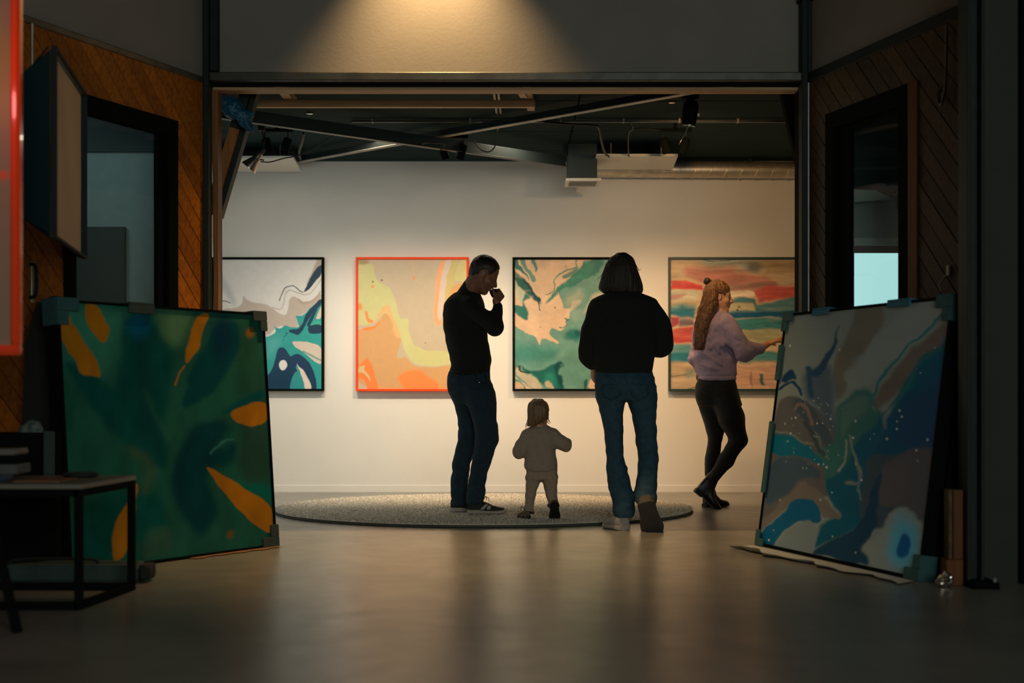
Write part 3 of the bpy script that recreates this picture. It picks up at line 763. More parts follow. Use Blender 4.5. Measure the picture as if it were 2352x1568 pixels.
class Sdf:
    def __init__(s, lo, hi, h):
        s.lo = np.array(lo, float); s.h = h
        s.n = np.ceil((np.array(hi, float) - s.lo) / h).astype(int) + 1
        s.D = np.full(s.n, .08, np.float32)
        s.ax = [s.lo[i] + h * np.arange(s.n[i]) for i in range(3)]

    def sub(s, lo, hi):
        a = np.maximum(np.floor((np.array(lo) - s.lo) / s.h).astype(int), 0)
        b = np.minimum(np.ceil((np.array(hi) - s.lo) / s.h).astype(int) + 1, s.n)
        if np.any(b <= a): return None
        sl = tuple(slice(a[i], b[i]) for i in range(3))
        X = s.ax[0][sl[0]][:, None, None]; Y = s.ax[1][sl[1]][None, :, None]; Z = s.ax[2][sl[2]][None, None, :]
        return sl, X, Y, Z

    def merge(s, sl, d, k, op='u'):
        o = s.D[sl]
        if op == 'u':
            if k > 0:
                hh = np.clip(.5 + .5 * (o - d) / k, 0, 1)
                r = o * (1 - hh) + d * hh - k * hh * (1 - hh)
            else: r = np.minimum(o, d)
        elif op == 's':
            r = np.maximum(o, -d)
        else:
            r = np.maximum(o, d)
        s.D[sl] = r.astype(np.float32)

    def cap(s, a, b, ra, rb=None, k=.02, flat=None, op='u'):
        """tapered capsule; flat = (axis, factor): section squeezed along that axis by the factor"""
        rb = ra if rb is None else rb
        a = np.array(a, float); b = np.array(b, float); m = max(ra, rb) + k + .03
        if flat is not None and flat[1] > 1: m *= flat[1]
        q = s.sub(np.minimum(a, b) - m, np.maximum(a, b) + m)
        if q is None: return
        sl, X, Y, Z = q
        d = b - a; L2 = max(float(d @ d), 1e-9)
        px, py, pz = X - a[0], Y - a[1], Z - a[2]
        t = np.clip((px * d[0] + py * d[1] + pz * d[2]) / L2, 0, 1)
        ex, ey, ez = px - t * d[0], py - t * d[1], pz - t * d[2]
        if flat is not None:
            f = np.array(flat[0], float); f /= np.linalg.norm(f)
            w = (ex * f[0] + ey * f[1] + ez * f[2]) * (1 / flat[1] - 1)
            ex, ey, ez = ex + w * f[0], ey + w * f[1], ez + w * f[2]
        s.merge(sl, np.sqrt(ex * ex + ey * ey + ez * ez) - (ra + (rb - ra) * t), k, op)

    def chain(s, pts, rs, k=.02, flat=None):
        for i in range(len(pts) - 1):
            s.cap(pts[i], pts[i + 1], rs[i], rs[i + 1], k, flat)

    def ell(s, c, r, k=.02, R=None, op='u'):
        c = np.array(c, float); r = np.array(r, float); m = float(r.max()) + k + .02
        q = s.sub(c - m, c + m)
        if q is None: return
        sl, X, Y, Z = q
        X, Y, Z = X - c[0], Y - c[1], Z - c[2]
        if R is not None:
            X, Y, Z = (R[0][0] * X + R[0][1] * Y + R[0][2] * Z), (R[1][0] * X + R[1][1] * Y + R[1][2] * Z), (R[2][0] * X + R[2][1] * Y + R[2][2] * Z)
        k0 = np.sqrt((X / r[0]) ** 2 + (Y / r[1]) ** 2 + (Z / r[2]) ** 2)
        k1 = np.sqrt((X / r[0] ** 2) ** 2 + (Y / r[1] ** 2) ** 2 + (Z / r[2] ** 2) ** 2)
        s.merge(sl, k0 * (k0 - 1) / np.maximum(k1, 1e-6), k, op)

    def loft(s, rows, k=.02, ex=2.3, shrink=0.0, caps=.012, op='u'):
        """rows: (z, cx, rx, cy, ry) from top or bottom; vertical tube through the sections"""
        rows = sorted(rows); a = np.array(rows, float)
        z0, z1 = a[0, 0], a[-1, 0]
        mx = k + .03
        lo = [(a[:, 1] - a[:, 2]).min() - mx, (a[:, 3] - a[:, 4]).min() - mx, z0 - mx]
        hi = [(a[:, 1] + a[:, 2]).max() + mx, (a[:, 3] + a[:, 4]).max() + mx, z1 + mx]
        q = s.sub(lo, hi)
        if q is None: return
        sl, X, Y, Z = q
        z = Z[0, 0]
        # smooth the table over z
        def it(c):
            v = np.interp(z, a[:, 0], a[:, c]); n = 3
            if len(v) > 2 * n + 1:
                p = np.pad(v, n, mode='edge'); v = np.convolve(p, np.ones(2 * n + 1) / (2 * n + 1), 'valid')
            return v[None, None, :]
        cx, rx, cy, ry = it(1), np.maximum(it(2) - shrink, .004), it(3), np.maximum(it(4) - shrink, .004)
        u = (np.abs(X - cx) / rx) ** ex + (np.abs(Y - cy) / ry) ** ex
        rr = u ** (1 / ex)
        # distance estimate: scale by local radius in that direction
        d = (rr - 1) * np.sqrt((X - cx) ** 2 + (Y - cy) ** 2) / np.maximum(rr, .05)
        d = np.where(rr < .3, -.7 * np.minimum(rx, ry), d)
        d2 = np.maximum(z0 - Z, Z - z1)
        c = caps
        d = np.maximum(d + c, 0) ** 2 + np.maximum(d2 + c, 0) ** 2
        dd = np.sqrt(d) - c
        ins = np.minimum(np.maximum((rr - 1) * np.minimum(rx, ry) + c, d2 + c), 0)
        s.merge(sl, dd + ins, k, op)

    def bump(s, fn, amp, band=.03):
        idx = np.nonzero(np.abs(s.D) < band)
        x = s.ax[0][idx[0]]; y = s.ax[1][idx[1]]; z = s.ax[2][idx[2]]
        s.D[idx] += (amp * fn(x, y, z)).astype(np.float32)

    def mesh(s):
        D = s.D; S = D < 0
        n0, n1, n2 = D.shape
        cnt = np.zeros((n0 - 1, n1 - 1, n2 - 1), np.int8)
        for a in (0, 1):
            for b in (0, 1):
                for c in (0, 1):
                    cnt += S[a:n0 - 1 + a, b:n1 - 1 + b, c:n2 - 1 + c]
        I, J, K = np.nonzero((cnt > 0) & (cnt < 8))
        idm = np.full(cnt.shape, -1, np.int32); idm[I, J, K] = np.arange(len(I))
        acc = np.zeros((len(I), 3)); num = np.zeros(len(I))
        cor = [(a, b, c) for a in (0, 1) for b in (0, 1) for c in (0, 1)]
        val = {c: D[I + c[0], J + c[1], K + c[2]].astype(float) for c in cor}
        for c in cor:
            for axi in range(3):
                if c[axi] == 0:
                    e = list(c); e[axi] = 1; e = tuple(e)
                    va, vb = val[c], val[e]; m = (va < 0) != (vb < 0)
                    t = np.where(m, va / np.where(np.abs(va - vb) < 1e-9, 1e-9, va - vb), 0)
                    for q in range(3):
                        acc[:, q] += np.where(m, c[q] + (t if q == axi else 0), 0)
                    num += m
        P = np.stack([I, J, K], 1) + acc / num[:, None]
        V = s.lo + P * s.h
        faces = []
        for axi in range(3):
            sh = [slice(0, None)] * 3
            A = [slice(1, -1)] * 3; B = [slice(1, -1)] * 3
            A[axi] = slice(0, -1); B[axi] = slice(1, None)
            ch = S[tuple(A)] != S[tuple(B)]
            inside = S[tuple(A)]
            ii = np.nonzero(ch); g = [ii[0] + (0 if axi == 0 else 1), ii[1] + (0 if axi == 1 else 1), ii[2] + (0 if axi == 2 else 1)]
            o1, o2 = [(1, 2), (2, 0), (0, 1)][axi]
            def at(d1, d2):
                w = [x.copy() for x in g]; w[o1] = w[o1] - d1; w[o2] = w[o2] - d2
                return idm[w[0], w[1], w[2]]
            q = np.stack([at(1, 1), at(0, 1), at(0, 0), at(1, 0)], 1)
            fl = ~inside[ii]
            q[fl] = q[fl][:, ::-1]
            faces.append(q)
        Fq = np.concatenate(faces); Fq = Fq[(Fq >= 0).all(1)]
        return V, Fq

    def build(s, name, m, parent, smooth_it=1):
        V, Fq = s.mesh()
        for _ in range(smooth_it):
            A = np.zeros_like(V); N = np.zeros(len(V))
            for a, b in ((0, 1), (1, 2), (2, 3), (3, 0)):
                np.add.at(A, Fq[:, a], V[Fq[:, b]]); np.add.at(A, Fq[:, b], V[Fq[:, a]])
                np.add.at(N, Fq[:, a], 1); np.add.at(N, Fq[:, b], 1)
            V = .5 * V + .5 * A / N[:, None]
        org = np.array(world_loc(parent))
        return np_mesh(name, V - org, Fq, m, parent, True)


def np_mesh(name, V, Fq, m, parent=None, smooth=False, colors=None, cname='paint'):
    me = bpy.data.meshes.new(name)
    nv, nf, k = len(V), len(Fq), Fq.shape[1]
    me.vertices.add(nv); me.vertices.foreach_set('co', np.ascontiguousarray(V, np.float32).ravel())
    me.loops.add(nf * k); me.loops.foreach_set('vertex_index', np.ascontiguousarray(Fq, np.int32).ravel())
    me.polygons.add(nf); me.polygons.foreach_set('loop_start', np.arange(0, nf * k, k, dtype=np.int32))
    me.polygons.foreach_set('loop_total', np.full(nf, k, np.int32))
    me.update(calc_edges=True); me.validate()
    if smooth: me.polygons.foreach_set('use_smooth', [True] * nf)
    if colors is not None:
        at = me.color_attributes.new(cname, 'FLOAT_COLOR', 'POINT')
        at.data.foreach_set('color', np.concatenate([colors, np.ones((nv, 1))], 1).astype(np.float32).ravel())
    me.materials.append(m)
    o = bpy.data.objects.new(name, me)
    return link(o, parent)


class Fig:
    """reads silhouettes at the figure's own distance: rows of (py, px left, px right, depth offset, half depth)"""
    def __init__(s, Y): s.Y = Y
    def p(s, px, py, dy=0.0): return np.array(W(px, py, s.Y + dy))
    def rows(s, rows, dz=0.0):
        out = []
        for py, xl, xr, dy, hd in rows:
            a = s.p(xl, py, dy); b = s.p(xr, py, dy)
            out.append((a[2] + dz, (a[0] + b[0]) / 2, (b[0] - a[0]) / 2, s.Y + dy, hd))
        return out


def head(S, c, f, u, sc=1.0, child=False):
    """adds a head with a face to the body; c centre between the ears, f looking direction, u up; returns local->world"""
    f = np.array(f, float); f /= np.linalg.norm(f); u = np.array(u, float); u -= f * (u @ f); u /= np.linalg.norm(u); r = np.cross(f, u)
    R = np.stack([f, r, u]); c = np.array(c, float)
    P = lambda a, b, d: c + sc * (f * a + r * b + u * d)
    E = lambda q, rad, k=.015, op='u': S.ell(P(*q), np.array(rad) * sc, k * sc, R, op)
    C = lambda a, b, ra, rb=None, k=.012: S.cap(P(*a), P(*b), ra * sc, (ra if rb is None else rb) * sc, k * sc)
    E((-.012, 0, .030), (.098, .074, .090))
    E((.028, 0, -.045), (.057, .056, .070), .03)
    C((.070, -.011, -.101), (.070, .011, -.101), .017, k=.022)
    for e in (-1, 1):
        C((.0, e * .056, -.055), (.055, e * .018, -.104), .017, .015, .03)
        C((.082, e * .012, .016), (.066, e * .044, .016), .010, .009, .012)
        E((.058, e * .043, -.030), (.022, .020, .020), .02)
        E((.080, e * .031, -.002), (.012, .016, .010), .006, 's')
        # ears
        E((-.010, e * .074, -.010), (.024, .010, .030), .008)
        E((-.006, e * .0845, -.008), (.013, .005, .017), .0, 's')
    C((.086, 0, .006), (.108, 0, -.030), .0085, .0125, .008)
    E((.086, 0, -.030), (.020, .013, .024), .01)
    for e in (-1, 1): E((.067, e * .031, .0035), (.0135, .0140, .0125), .004)
    for e in (-1, 1): E((.098, e * .011, -.034), (.011, .009, .008), .006)
    C((.083, 0, -.050), (.090, 0, -.058), .009, .007, .01)
    C((.087, -.015, -.061), (.087, .015, -.061), .0085, k=.005)
    C((.086, -.013, -.0735), (.086, .013, -.0735), .0080, k=.005)
    return P, R, sc


def face_bits(parent, P, sc, hair_mat):
    org = world_loc(parent)
    for e in (-1, 1):
        c = P(.070, e * .031, -.002)
        mb = MB(); d = P(1, 0, 0) - P(0, 0, 0); d = d / np.linalg.norm(d)
        n = 10
        mb.lathe(c - d * .011 * sc, d, [(.011 * sc * (1 - math.cos(t)), .0118 * sc * math.sin(t)) for t in np.linspace(.05, math.pi - .05, 9)], 12)
        ey = mb.build('eye', M['eye'], parent, smooth='all')
        MB().lathe(c + d * .0085 * sc, d, [(0, .0062 * sc), (.0028 * sc, .004 * sc), (.0036 * sc, .0005)], 10).build('iris', M['iris'], ey, smooth='all')
        pts = [P(.087, e * .014, .021), P(.083, e * .028, .026), P(.068, e * .046, .022)]
        MB().tube(smooth_path(pts, 4), [.0028 * sc] * 8 + [.0012 * sc], 6).build('eyebrow', hair_mat, parent, smooth='all')


def hand(S, wrist, d, nrm, sc=1.0, curl=.5, thumb=1, spread=.12, curls=None):
    """palm, four unequal bent fingers and a thumb; d wrist-to-knuckle direction, nrm the way the palm faces, thumb side +1/-1"""
    d = np.array(d, float); d /= np.linalg.norm(d); n = np.array(nrm, float); n -= d * (n @ d); n /= np.linalg.norm(n); s_ = np.cross(d, n) * thumb
    w = np.array(wrist, float); L = .085 * sc
    k = .008 * sc
    for o in (-.026, -.009, .009, .026):
        S.cap(w + s_ * o * .75 * sc, w + d * L + s_ * o * sc, .014 * sc, .0115 * sc, k)
    S.cap(w + s_ * .018 * sc, w + d * L * .55 + s_ * .03 * sc + n * .006, .016 * sc, .013 * sc, k)
    for i, (o, ln) in enumerate(((.028, .072), (.0095, .080), (-.0095, .074), (-.027, .058))):
        cu = curl if curls is None else curls[i]
        p = w + d * L + s_ * o * sc; a = 0
        fd = d + s_ * o * spread * 8; fd /= np.linalg.norm(fd)
        for j, (fr, r0, r1) in enumerate(((.46, .0095, .0085), (.30, .0085, .0078), (.24, .0078, .0068))):
            a += cu * (1.0, 1.15, .7)[j]
            v = fd * math.cos(a) + n * math.sin(a)
            q = p + v * ln * fr * sc
            S.cap(p, q, r0 * sc, r1 * sc, .003 * sc); p = q
    p = w + d * L * .30 + s_ * .030 * sc + n * .008 * sc
    v = d * .62 + s_ * .62 + n * .45; v /= np.linalg.norm(v)
    for ln, r0, r1, tw in ((.034, .0125, .011, 0), (.030, .0105, .0095, .35), (.024, .0095, .008, .35)):
        v = v + (d * .5 + n * .5 - s_ * .8) * tw * (.5 + curl); v /= np.linalg.norm(v)
        q = p + v * ln * sc; S.cap(p, q, r0 * sc, r1 * sc, .005 * sc); p = q


def folds(freq, zs, amp_dir=None):
    """cloth wrinkles: noise stretched across"""
    return lambda x, y, z: .6 * vnoise(x * freq + 3.1, y * freq, z * freq * zs) + .4 * vnoise(x * freq * 2.1, y * freq * 2.1 + 7, z * freq * zs * 1.9)


def loft_rows(mb, rows, Mx, n=20, ex=2.6):
    """rows along a shoe: (x, half width, z bottom, z top, y shift); Mx local -> world"""
    rings = []
    for x, hw, z0, z1, ys_ in rows:
        cz, rz = (z0 + z1) / 2, (z1 - z0) / 2; ring = []
        for k in range(n):
            t = 2 * math.pi * k / n; ct, st = math.cos(t), math.sin(t)
            ring.append(Mx @ Vector((x, ys_ + hw * math.copysign(abs(ct) ** (2 / ex), ct), cz + rz * math.copysign(abs(st) ** (2 / ex), st))))
        rings.append(ring)
    return mb.loft(rings)


def shoe(parent, heel, direction, L, kind, m_up, m_sole, pitch=0.0, wide=1.0, roll=0.0, tilt=0.0):
    """heel: world point on the ground under the heel (for a lifted heel, the toe is the pivot when pitch is set)"""
    d = Vector(direction); d.z = 0; d.normalize(); sd = Vector((-d.y, d.x, 0))
    base = Matrix(((d.x, sd.x, 0, heel[0]), (d.y, sd.y, 0, heel[1]), (0, 0, 1, heel[2]), (0, 0, 0, 1)))
    if pitch:
        pv = Vector((L * .80, 0, 0))
        base = base @ Matrix.Translation(pv) @ Matrix.Rotation(pitch, 4, 'Y') @ Matrix.Translation(-pv)
    if tilt:
        pv = base @ Vector((L * .80, 0, 0)); base = Matrix.Translation(pv) @ Matrix.Rotation(tilt, 4, 'Y') @ Matrix.Translation(-pv) @ base
    if roll: base = base @ Matrix.Rotation(roll, 4, 'X')
    w = .046 * wide * L / .28; h = L / .28
    foot = [(0, .34), (.012, .54), (.04, .70), (.10, .80), (.28, .78), (.45, .84), (.62, 1.0), (.75, 1.02), (.87, .88), (.94, .66), (.98, .42), (1.0, .18)]
    st = .026 if kind != 'boot' else .022
    up = {'sneaker': [(.012, .070), (.02, .088), (.10, .094), (.25, .096), (.36, .092), (.50, .078), (.62, .062), (.78, .050), (.90, .042), (.97, .030)],
          'boot': [(.012, .15), (.02, .215), (.10, .22), (.25, .22), (.36, .20), (.45, .115), (.60, .070), (.78, .058), (.90, .050), (.97, .034)]}['sneaker' if kind != 'boot' else 'boot']
    mb = MB(); rows = []
    for i, (fx, fw) in enumerate(foot):
        toe_up = .010 * h * max(0, (fx - .75) / .25) ** 1.5
        z1 = st * (1.25 if fx < .3 else 1.0) * h + toe_up
        rows.append((fx * L, w * fw * 1.06, toe_up, z1 + .002, 0))
    if kind == 'boot':
        # block heel and a thin forefoot sole
        loft_rows(mb, [(0.0, w * .60, 0, st * h * 1.5, 0), (.02 * L, w * .74, 0, st * h * 1.5, 0), (.24 * L, w * .78, 0, st * h * 1.5, 0), (.27 * L, w * .70, .001, st * h * 1.5, 0)], base, 16, 4)
        loft_rows(mb, [(.0, w * .55, .018 * h, .036 * h, 0), (.2 * L, w * .78, .016 * h, .034 * h, 0), (.40 * L, w * .80, .006 * h, .026 * h, 0)] + [(r[0], r[1], r[2], .014 * h + r[2], 0) for r in rows[5:]], base, 16, 4)
    else:
        loft_rows(mb, rows, base, 20, 4)
    so = None
    root = MB()
    rr = []
    for i, (fx, zt) in enumerate(up):
        fw = np.interp(fx, [a for a, _ in foot], [b for _, b in foot])
        hw = w * fw * (.98 if zt < .1 else .80)
        rr.append((fx * L, hw, .010 * h, zt * h * (1.0 if kind != 'boot' else 1.0), 0))
    loft_rows(root, rr, base, 20, 2.4)
    o = root.build('shoe', m_up, parent, smooth=True)
    mb.build('sole', m_sole, o)
    # keep the sole's place: it is a child of the shoe, whose origin is the figure's
    if kind == 'sneaker':
        lc = MB()
        for k in range(4):
            x = (.40 + k * .065) * L; z = np.interp(x / L, [a for a, _ in up], [b for _, b in up]) * h
            lc.tube([base @ Vector((x - .004, -w * .34, z - .012 * h)), base @ Vector((x, 0, z + .002)), base @ Vector((x + .012, w * .34, z - .012 * h))], .0028, 6)
        b0 = base @ Vector((.40 * L, 0, .092 * h))
        lc.tube(smooth_path([b0, b0 + d * .015 + UP * .025 + sd * .01, b0 + d * .035 + UP * .018 + sd * .012, b0 + d * .04 - UP * .005 + sd * .012], 4), .0022, 6)
        lc.tube(smooth_path([b0, b0 - d * .002 + UP * .028, b0 + d * .018 + UP * .03 - sd * .01, b0 + d * .022 + UP * .004 - sd * .01], 4), .0022, 6)
        lc.build('laces', M['black_cloth'], o, smooth='all')
    return o, base


def strands(parent, name, m, paths, r=.0022):
    mb = MB()
    for p in paths:
        q = smooth_path(p, 4); n = len(q)
        mb.tube(q, [r * (1 - .75 * i / (n - 1)) for i in range(n)], 5)
    return mb.build(name, m, parent, smooth='all')


RUG_TOP = .030
# ---------------------------------------------------------------- the man with the cup
fg = Fig(9.62)
man = empty('person', (W(1092, 900, 9.62).x, 9.62, RUG_TOP), 'man in black sweater and dark jeans drinking from a cup on the rug', 'person')
lo = np.array([fg.p(1005, 0, 0)[0], 9.62 - .38, 0.02]); hi = np.array([fg.p(1185, 0, 0)[0], 9.62 + .42, 1.80])
torso = [(672, 1046, 1100, .03, .075), (684, 1028, 1107, .03, .12), (700, 1020, 1112, .02, .155), (720, 1016.5, 1115, .02, .165), (757, 1018, 1118, .02, .16), (787, 1025, 1121, .02, .15),
         (824, 1034, 1129, .02, .135), (835, 1037, 1128, .02, .135), (847, 1035, 1126, .02, .135), (862, 1030, 1125, .02, .135)]
arm = [fg.p(1078, 704, -.10), fg.p(1136.5, 752, -.19), fg.p(1143.5, 704, -.11)]
armr = [.066, .051, .033]
larm = [fg.p(1062, 706, .13), fg.p(1080, 765, .20), fg.p(1094, 795, .17)]
hips = [(851, 1031, 1123, .02, .128), (873, 1027, 1128, .02, .135), (895, 1029, 1135, .02, .138), (915, 1036, 1139, .03, .13), (930, 1044, 1140, .03, .11)]
near = [(880, 1050, 1128, -.03, .09), (900, 1060, 1137, -.05, .09), (921, 1070, 1140, -.055, .092), (962, 1084, 1141, -.06, .088), (990, 1090, 1144.5, -.06, .08), (1008, 1092, 1145.5, -.06, .076), (1022, 1091, 1142, -.06, .072), (1036, 1088, 1136, -.06, .069),
        (1065, 1083, 1127, -.06, .064), (1095, 1078, 1118, -.06, .06), (1112, 1075, 1114, -.06, .058), (1122, 1073, 1116.5, -.06, .058), (1138, 1071, 1114, -.06, .06), (1150, 1071, 1109, -.06, .06), (1158, 1072, 1104, -.06, .058)]
far = [(880, 1032, 1105, .05, .09), (900, 1032, 1110, .08, .09), (921, 1041, 1106, .085, .092), (940, 1047, 1103, .09, .09), (967, 1051.5, 1100, .10, .085), (1000, 1052.5, 1096, .10, .076), (1016, 1051, 1094, .10, .072), (1044, 1042, 1087, .11, .066),
       (1075, 1038.5, 1079, .11, .064), (1108, 1036.5, 1074, .12, .062), (1146, 1036, 1073, .12, .062), (1160, 1035, 1071, .12, .06)]
B = Sdf(lo, hi, .005)
hc = fg.p(1112, 629, -.02)
HF, HU = (.85, .06, -.52), (.5, .05, .86)
HP, HR, HS = head(B, hc, HF, HU, 1.0)
B.cap(HP(-.030, 0, -.05), fg.p(1074, 676, .01), .056, .062, .03)
B.loft(fg.rows(torso), .03, shrink=.014)
B.loft(fg.rows(hips), .02, shrink=.034); B.loft(fg.rows(near), .01, shrink=.032); B.loft(fg.rows(far), .01, shrink=.032)
for q, rr in ((arm, armr), (larm, [.05, .045, .03])): B.chain(q, [r - .014 for r in rr], .02)
wr_ = fg.p(1143, 700, -.10)
hand_w = fg.p(1139.5, 691.5, -.115)
B.cap(arm[2], hand_w, .027, .025, .02)
hand(B, hand_w, (.5, .5, .70), (-.7, .7, .0), .86, curl=.80, thumb=1, spread=.03)
hand(B, larm[2], (.15, -.1, -1), (-.6, -.8, 0), .85, .6, 1)
B.build('body', M['skin'], man)
face_bits(man, HP, HS, M['hair_dark'])
Hh = Sdf(hc - .17, hc + .17, .0045)
Hh.ell(HP(-.013, 0, .032), (.1025, .0795, .0945), .0, HR)
Hh.ell(HP(-.050, 0, -.02), (.050, .058, .066), .02, HR)
q = Hh.sub(hc - .17, hc + .17); sl, X, Y_, Z = q
loc = [(X - hc[0]) * HR[i][0] + (Y_ - hc[1]) * HR[i][1] + (Z - hc[2]) * HR[i][2] for i in range(3)]
cut = -np.minimum((loc[2] + .060) - np.maximum(loc[0] + .030, 0) * 1.05, (.060 - loc[0]) + (loc[2] - .055) * .55)
Hh.D = np.maximum(Hh.D, cut.astype(np.float32))
Hh.ell(HP(-.002, -.076, -.012), (.034, .03, .038), 0, HR, 's'); Hh.ell(HP(-.002, .076, -.012), (.034, .03, .038), 0, HR, 's')
Hh.bump(lambda x, y, z: vnoise(x * 110, y * 110, z * 60), .0022)
Hh.build('hair', M['hair_dark'], man)
S = Sdf(lo, hi, .006)
S.loft(fg.rows(torso), .03)
S.cap(fg.p(1074, 676, .01), fg.p(1082, 660, 0), .066, .060, .02)          # stand-up collar
S.chain(arm, armr, .035); S.chain(larm, [.056, .05, .038], .03)
S.cap(HP(-.030, 0, -.05) + np.array(UP) * .03, fg.p(1082, 664, 0), .05, .05, 0, op='s')
S.bump(folds(9, 1.7), .007)
S.build('sweater', M['black_knit'], man)
J = Sdf([lo[0], lo[1], .04], [hi[0], hi[1], 1.05], .006)
J.loft(fg.rows(hips), .03); J.loft(fg.rows(far), .03); J.loft(fg.rows(near), .02)
J.bump(folds(8, 2.4), .009)
jm = J.build('jeans', M['denim_dark'], man)
# belt loops, pocket seam and rivet
for px_, dy_ in ((1038, -.11), (1062, -.128), (1096, -.13), (1118, -.10)):
    p = fg.p(px_, 862, dy_)
    MB().obox(p, (1, 0, 0), (0, 1, 0), (0, 0, 1), (.010, .018, .034), .002).build('belt_loop', M['denim_dark'], man)
MB().tube([fg.p(1036, 880, -.105), fg.p(1060, 880, -.127), fg.p(1083, 877, -.133)], .0022, 6).build('pocket_seam', M['denim'], man)
MB().lathe(fg.p(1101, 878, -.125), (0, -1, 0), [(0, .005), (.004, .005), (.006, .002)], 10).build('rivet', M['chrome'], man)
o, b = shoe(man, (fg.p(1073, 900, -.06)[0], 9.56, RUG_TOP), (1, .06, 0), .268, 'sneaker', M['shoe_dark'], M['sole_pale'])
# pale side stripes and black heel wedge of the nearer shoe
st = MB(); st.prism([b @ Vector(v) for v in ((.085, -.0405, .034), (.110, -.041, .033), (.140, -.040, .066), (.122, -.0395, .070))], (0, -.004, 0)); st.prism([b @ Vector(v) for v in ((.128, -.0415, .034), (.152, -.043, .033), (.160, -.0415, .058), (.140, -.0405, .060))], (0, -.004, 0))
st.build('side_stripe', M['sole_pale'], o)
shoe(man, (fg.p(1034, 900, .12)[0], 9.74, RUG_TOP), (1, .12, 0), .268, 'sneaker', M['shoe_dark'], M['sole_pale'])
# the cup stays a thing of its own, held at the mouth
cp = fg.p(1134.0, 674.0, -.064)
ca = Vector((-.22, -.03, .97)).normalized()
cu = empty('cup', cp, 'small dark cup held up to the mouth of the man in black', 'cup')
MB().lathe(Vector(cp) - ca * .030, ca, [(.004, .014), (.007, .017), (.03, .024), (.056, .0265), (.058, .026), (.056, .024), (.02, .019), (.014, .001)], 22).build('cup_body', M['cup'], cu, smooth=True)
hp = Vector(cp) + Vector((-.006, .023, 0))
MB().tube(smooth_path([hp + ca * .018, hp + Vector((.0, .022, 0)) + ca * .012, hp + Vector((0, .022, 0)) - ca * .012, hp - ca * .016 - Vector((0, .006, 0))], 4), .0035, 6).build('cup_handle', M['cup'], cu, smooth='all')

# ---------------------------------------------------------------- the woman with the bob
fg = Fig(8.82)
wom = empty('person', (W(1437, 900, 8.82).x, 8.82, 0), 'woman with a brown bob in black sweater and flared blue jeans', 'person')
lo = np.array([fg.p(1312, 0)[0], 8.82 - .42, -.01]); hi = np.array([fg.p(1560, 0)[0], 8.82 + .40, 1.74])
torso = [(669, 1407, 1460, .02, .07), (676, 1384, 1480, .01, .10), (684, 1364, 1501, .0, .115), (700, 1354, 1511, .0, .125), (721, 1350, 1514, .0, .13), (750, 1352, 1513, 0, .13), (790, 1355, 1512, 0, .13), (815, 1358, 1505, 0, .13),
         (830, 1362, 1502, 0, .125), (847, 1366, 1500, 0, .12), (859, 1368, 1499, 0, .118)]
larm = [(688, 1360, 1392, 0, .06), (700, 1353, 1390, .0, .066), (721, 1346, 1387, .0, .07), (745, 1338, 1382, 0, .07), (767, 1333, 1380, .01, .07), (790, 1327, 1376, .02, .072), (805, 1325, 1374, .03, .072), (819, 1330, 1376, .04, .075), (832, 1339, 1378, .06, .075), (842, 1351, 1377, .08, .06)]
rarm = [(688, 1478, 1506, 0, .06), (707, 1481, 1520, .0, .068), (732, 1486, 1538, .0, .07), (750, 1489, 1542, .0, .07), (767, 1491, 1544, .01, .07), (785, 1493, 1545, .02, .07), (800, 1493, 1545, .03, .07), (811, 1497, 1541, .05, .07), (818, 1502, 1520, .06, .05)]
hips = [(852, 1368, 1501, .0, .105), (873, 1366, 1504, -.01, .125), (890, 1367, 1508, -.01, .128), (908, 1370, 1509, 0, .115), (920, 1374, 1508, 0, .10)]
ll = [(885, 1368, 1445, 0, .10), (905, 1368.5, 1440, 0, .10), (924, 1373, 1436, 0, .10), (940, 1377, 1433, 0, .096), (957, 1380, 1431.5, 0, .092), (983, 1387, 1431, .0, .084), (1034, 1392, 1431, .0, .07), (1048, 1393, 1432, .0, .068), (1062, 1392.5, 1436, 0, .068), (1082, 1393, 1442.5, 0, .072),
      (1110, 1396, 1449, -.0, .078), (1133, 1401, 1454, -.01, .085), (1151, 1408, 1456, -.01, .09), (1164, 1405, 1457, -.02, .095), (1176, 1405, 1457, -.02, .10), (1186, 1411, 1453, -.02, .098)]
rl = [(885, 1432, 1507, 0, .10), (902, 1437, 1508.5, 0, .10), (916, 1440, 1509.5, 0, .10), (932, 1444, 1509, 0, .096), (950, 1450, 1508.5, .0, .09), (983, 1458, 1508, .0, .08), (1029, 1463, 1510, .0, .07), (1049, 1467, 1512, -.01, .068), (1062, 1466, 1512, -.02, .068), (1098, 1462, 1510.5, -.05, .072),
      (1120, 1459, 1509, -.07, .08), (1143, 1458, 1510, -.09, .085), (1158, 1464, 1506, -.10, .08), (1166, 1474, 1501, -.11, .06)]
B = Sdf(lo, hi, .005)
hc = fg.p(1431, 636, .02)
HP, HR, HS = head(B, hc, (.04, 1, -.22), (0, .2, 1), .98)
B.cap(HP(-.03, 0, -.05), fg.p(1436, 678, .01), .050, .056, .03)
B.loft(fg.rows(torso), .03, shrink=.016); B.loft(fg.rows(larm), .02, shrink=.028); B.loft(fg.rows(rarm), .02, shrink=.028)
B.loft(fg.rows(hips), .02, shrink=.034); B.loft(fg.rows(ll), .01, shrink=.034); B.loft(fg.rows(rl), .01, shrink=.034)
wl_ = fg.p(1364, 838, .09)
B.cap(fg.p(1356, 815, .05), wl_, .034, .026, .02)
hand(B, wl_, (-.05, .18, -1), (.95, .25, 0), .90, .38, 1)
rwr = fg.p(1470, 790, .20)
B.cap(fg.p(1520, 800, .06), rwr, .034, .026, .02); hand(B, rwr, (-1, .1, .35), (0, -1, .2), .9, .5, -1)
B.build('body', M['skin_light'], wom)
face_bits(wom, HP, HS, M['hair_dark'])
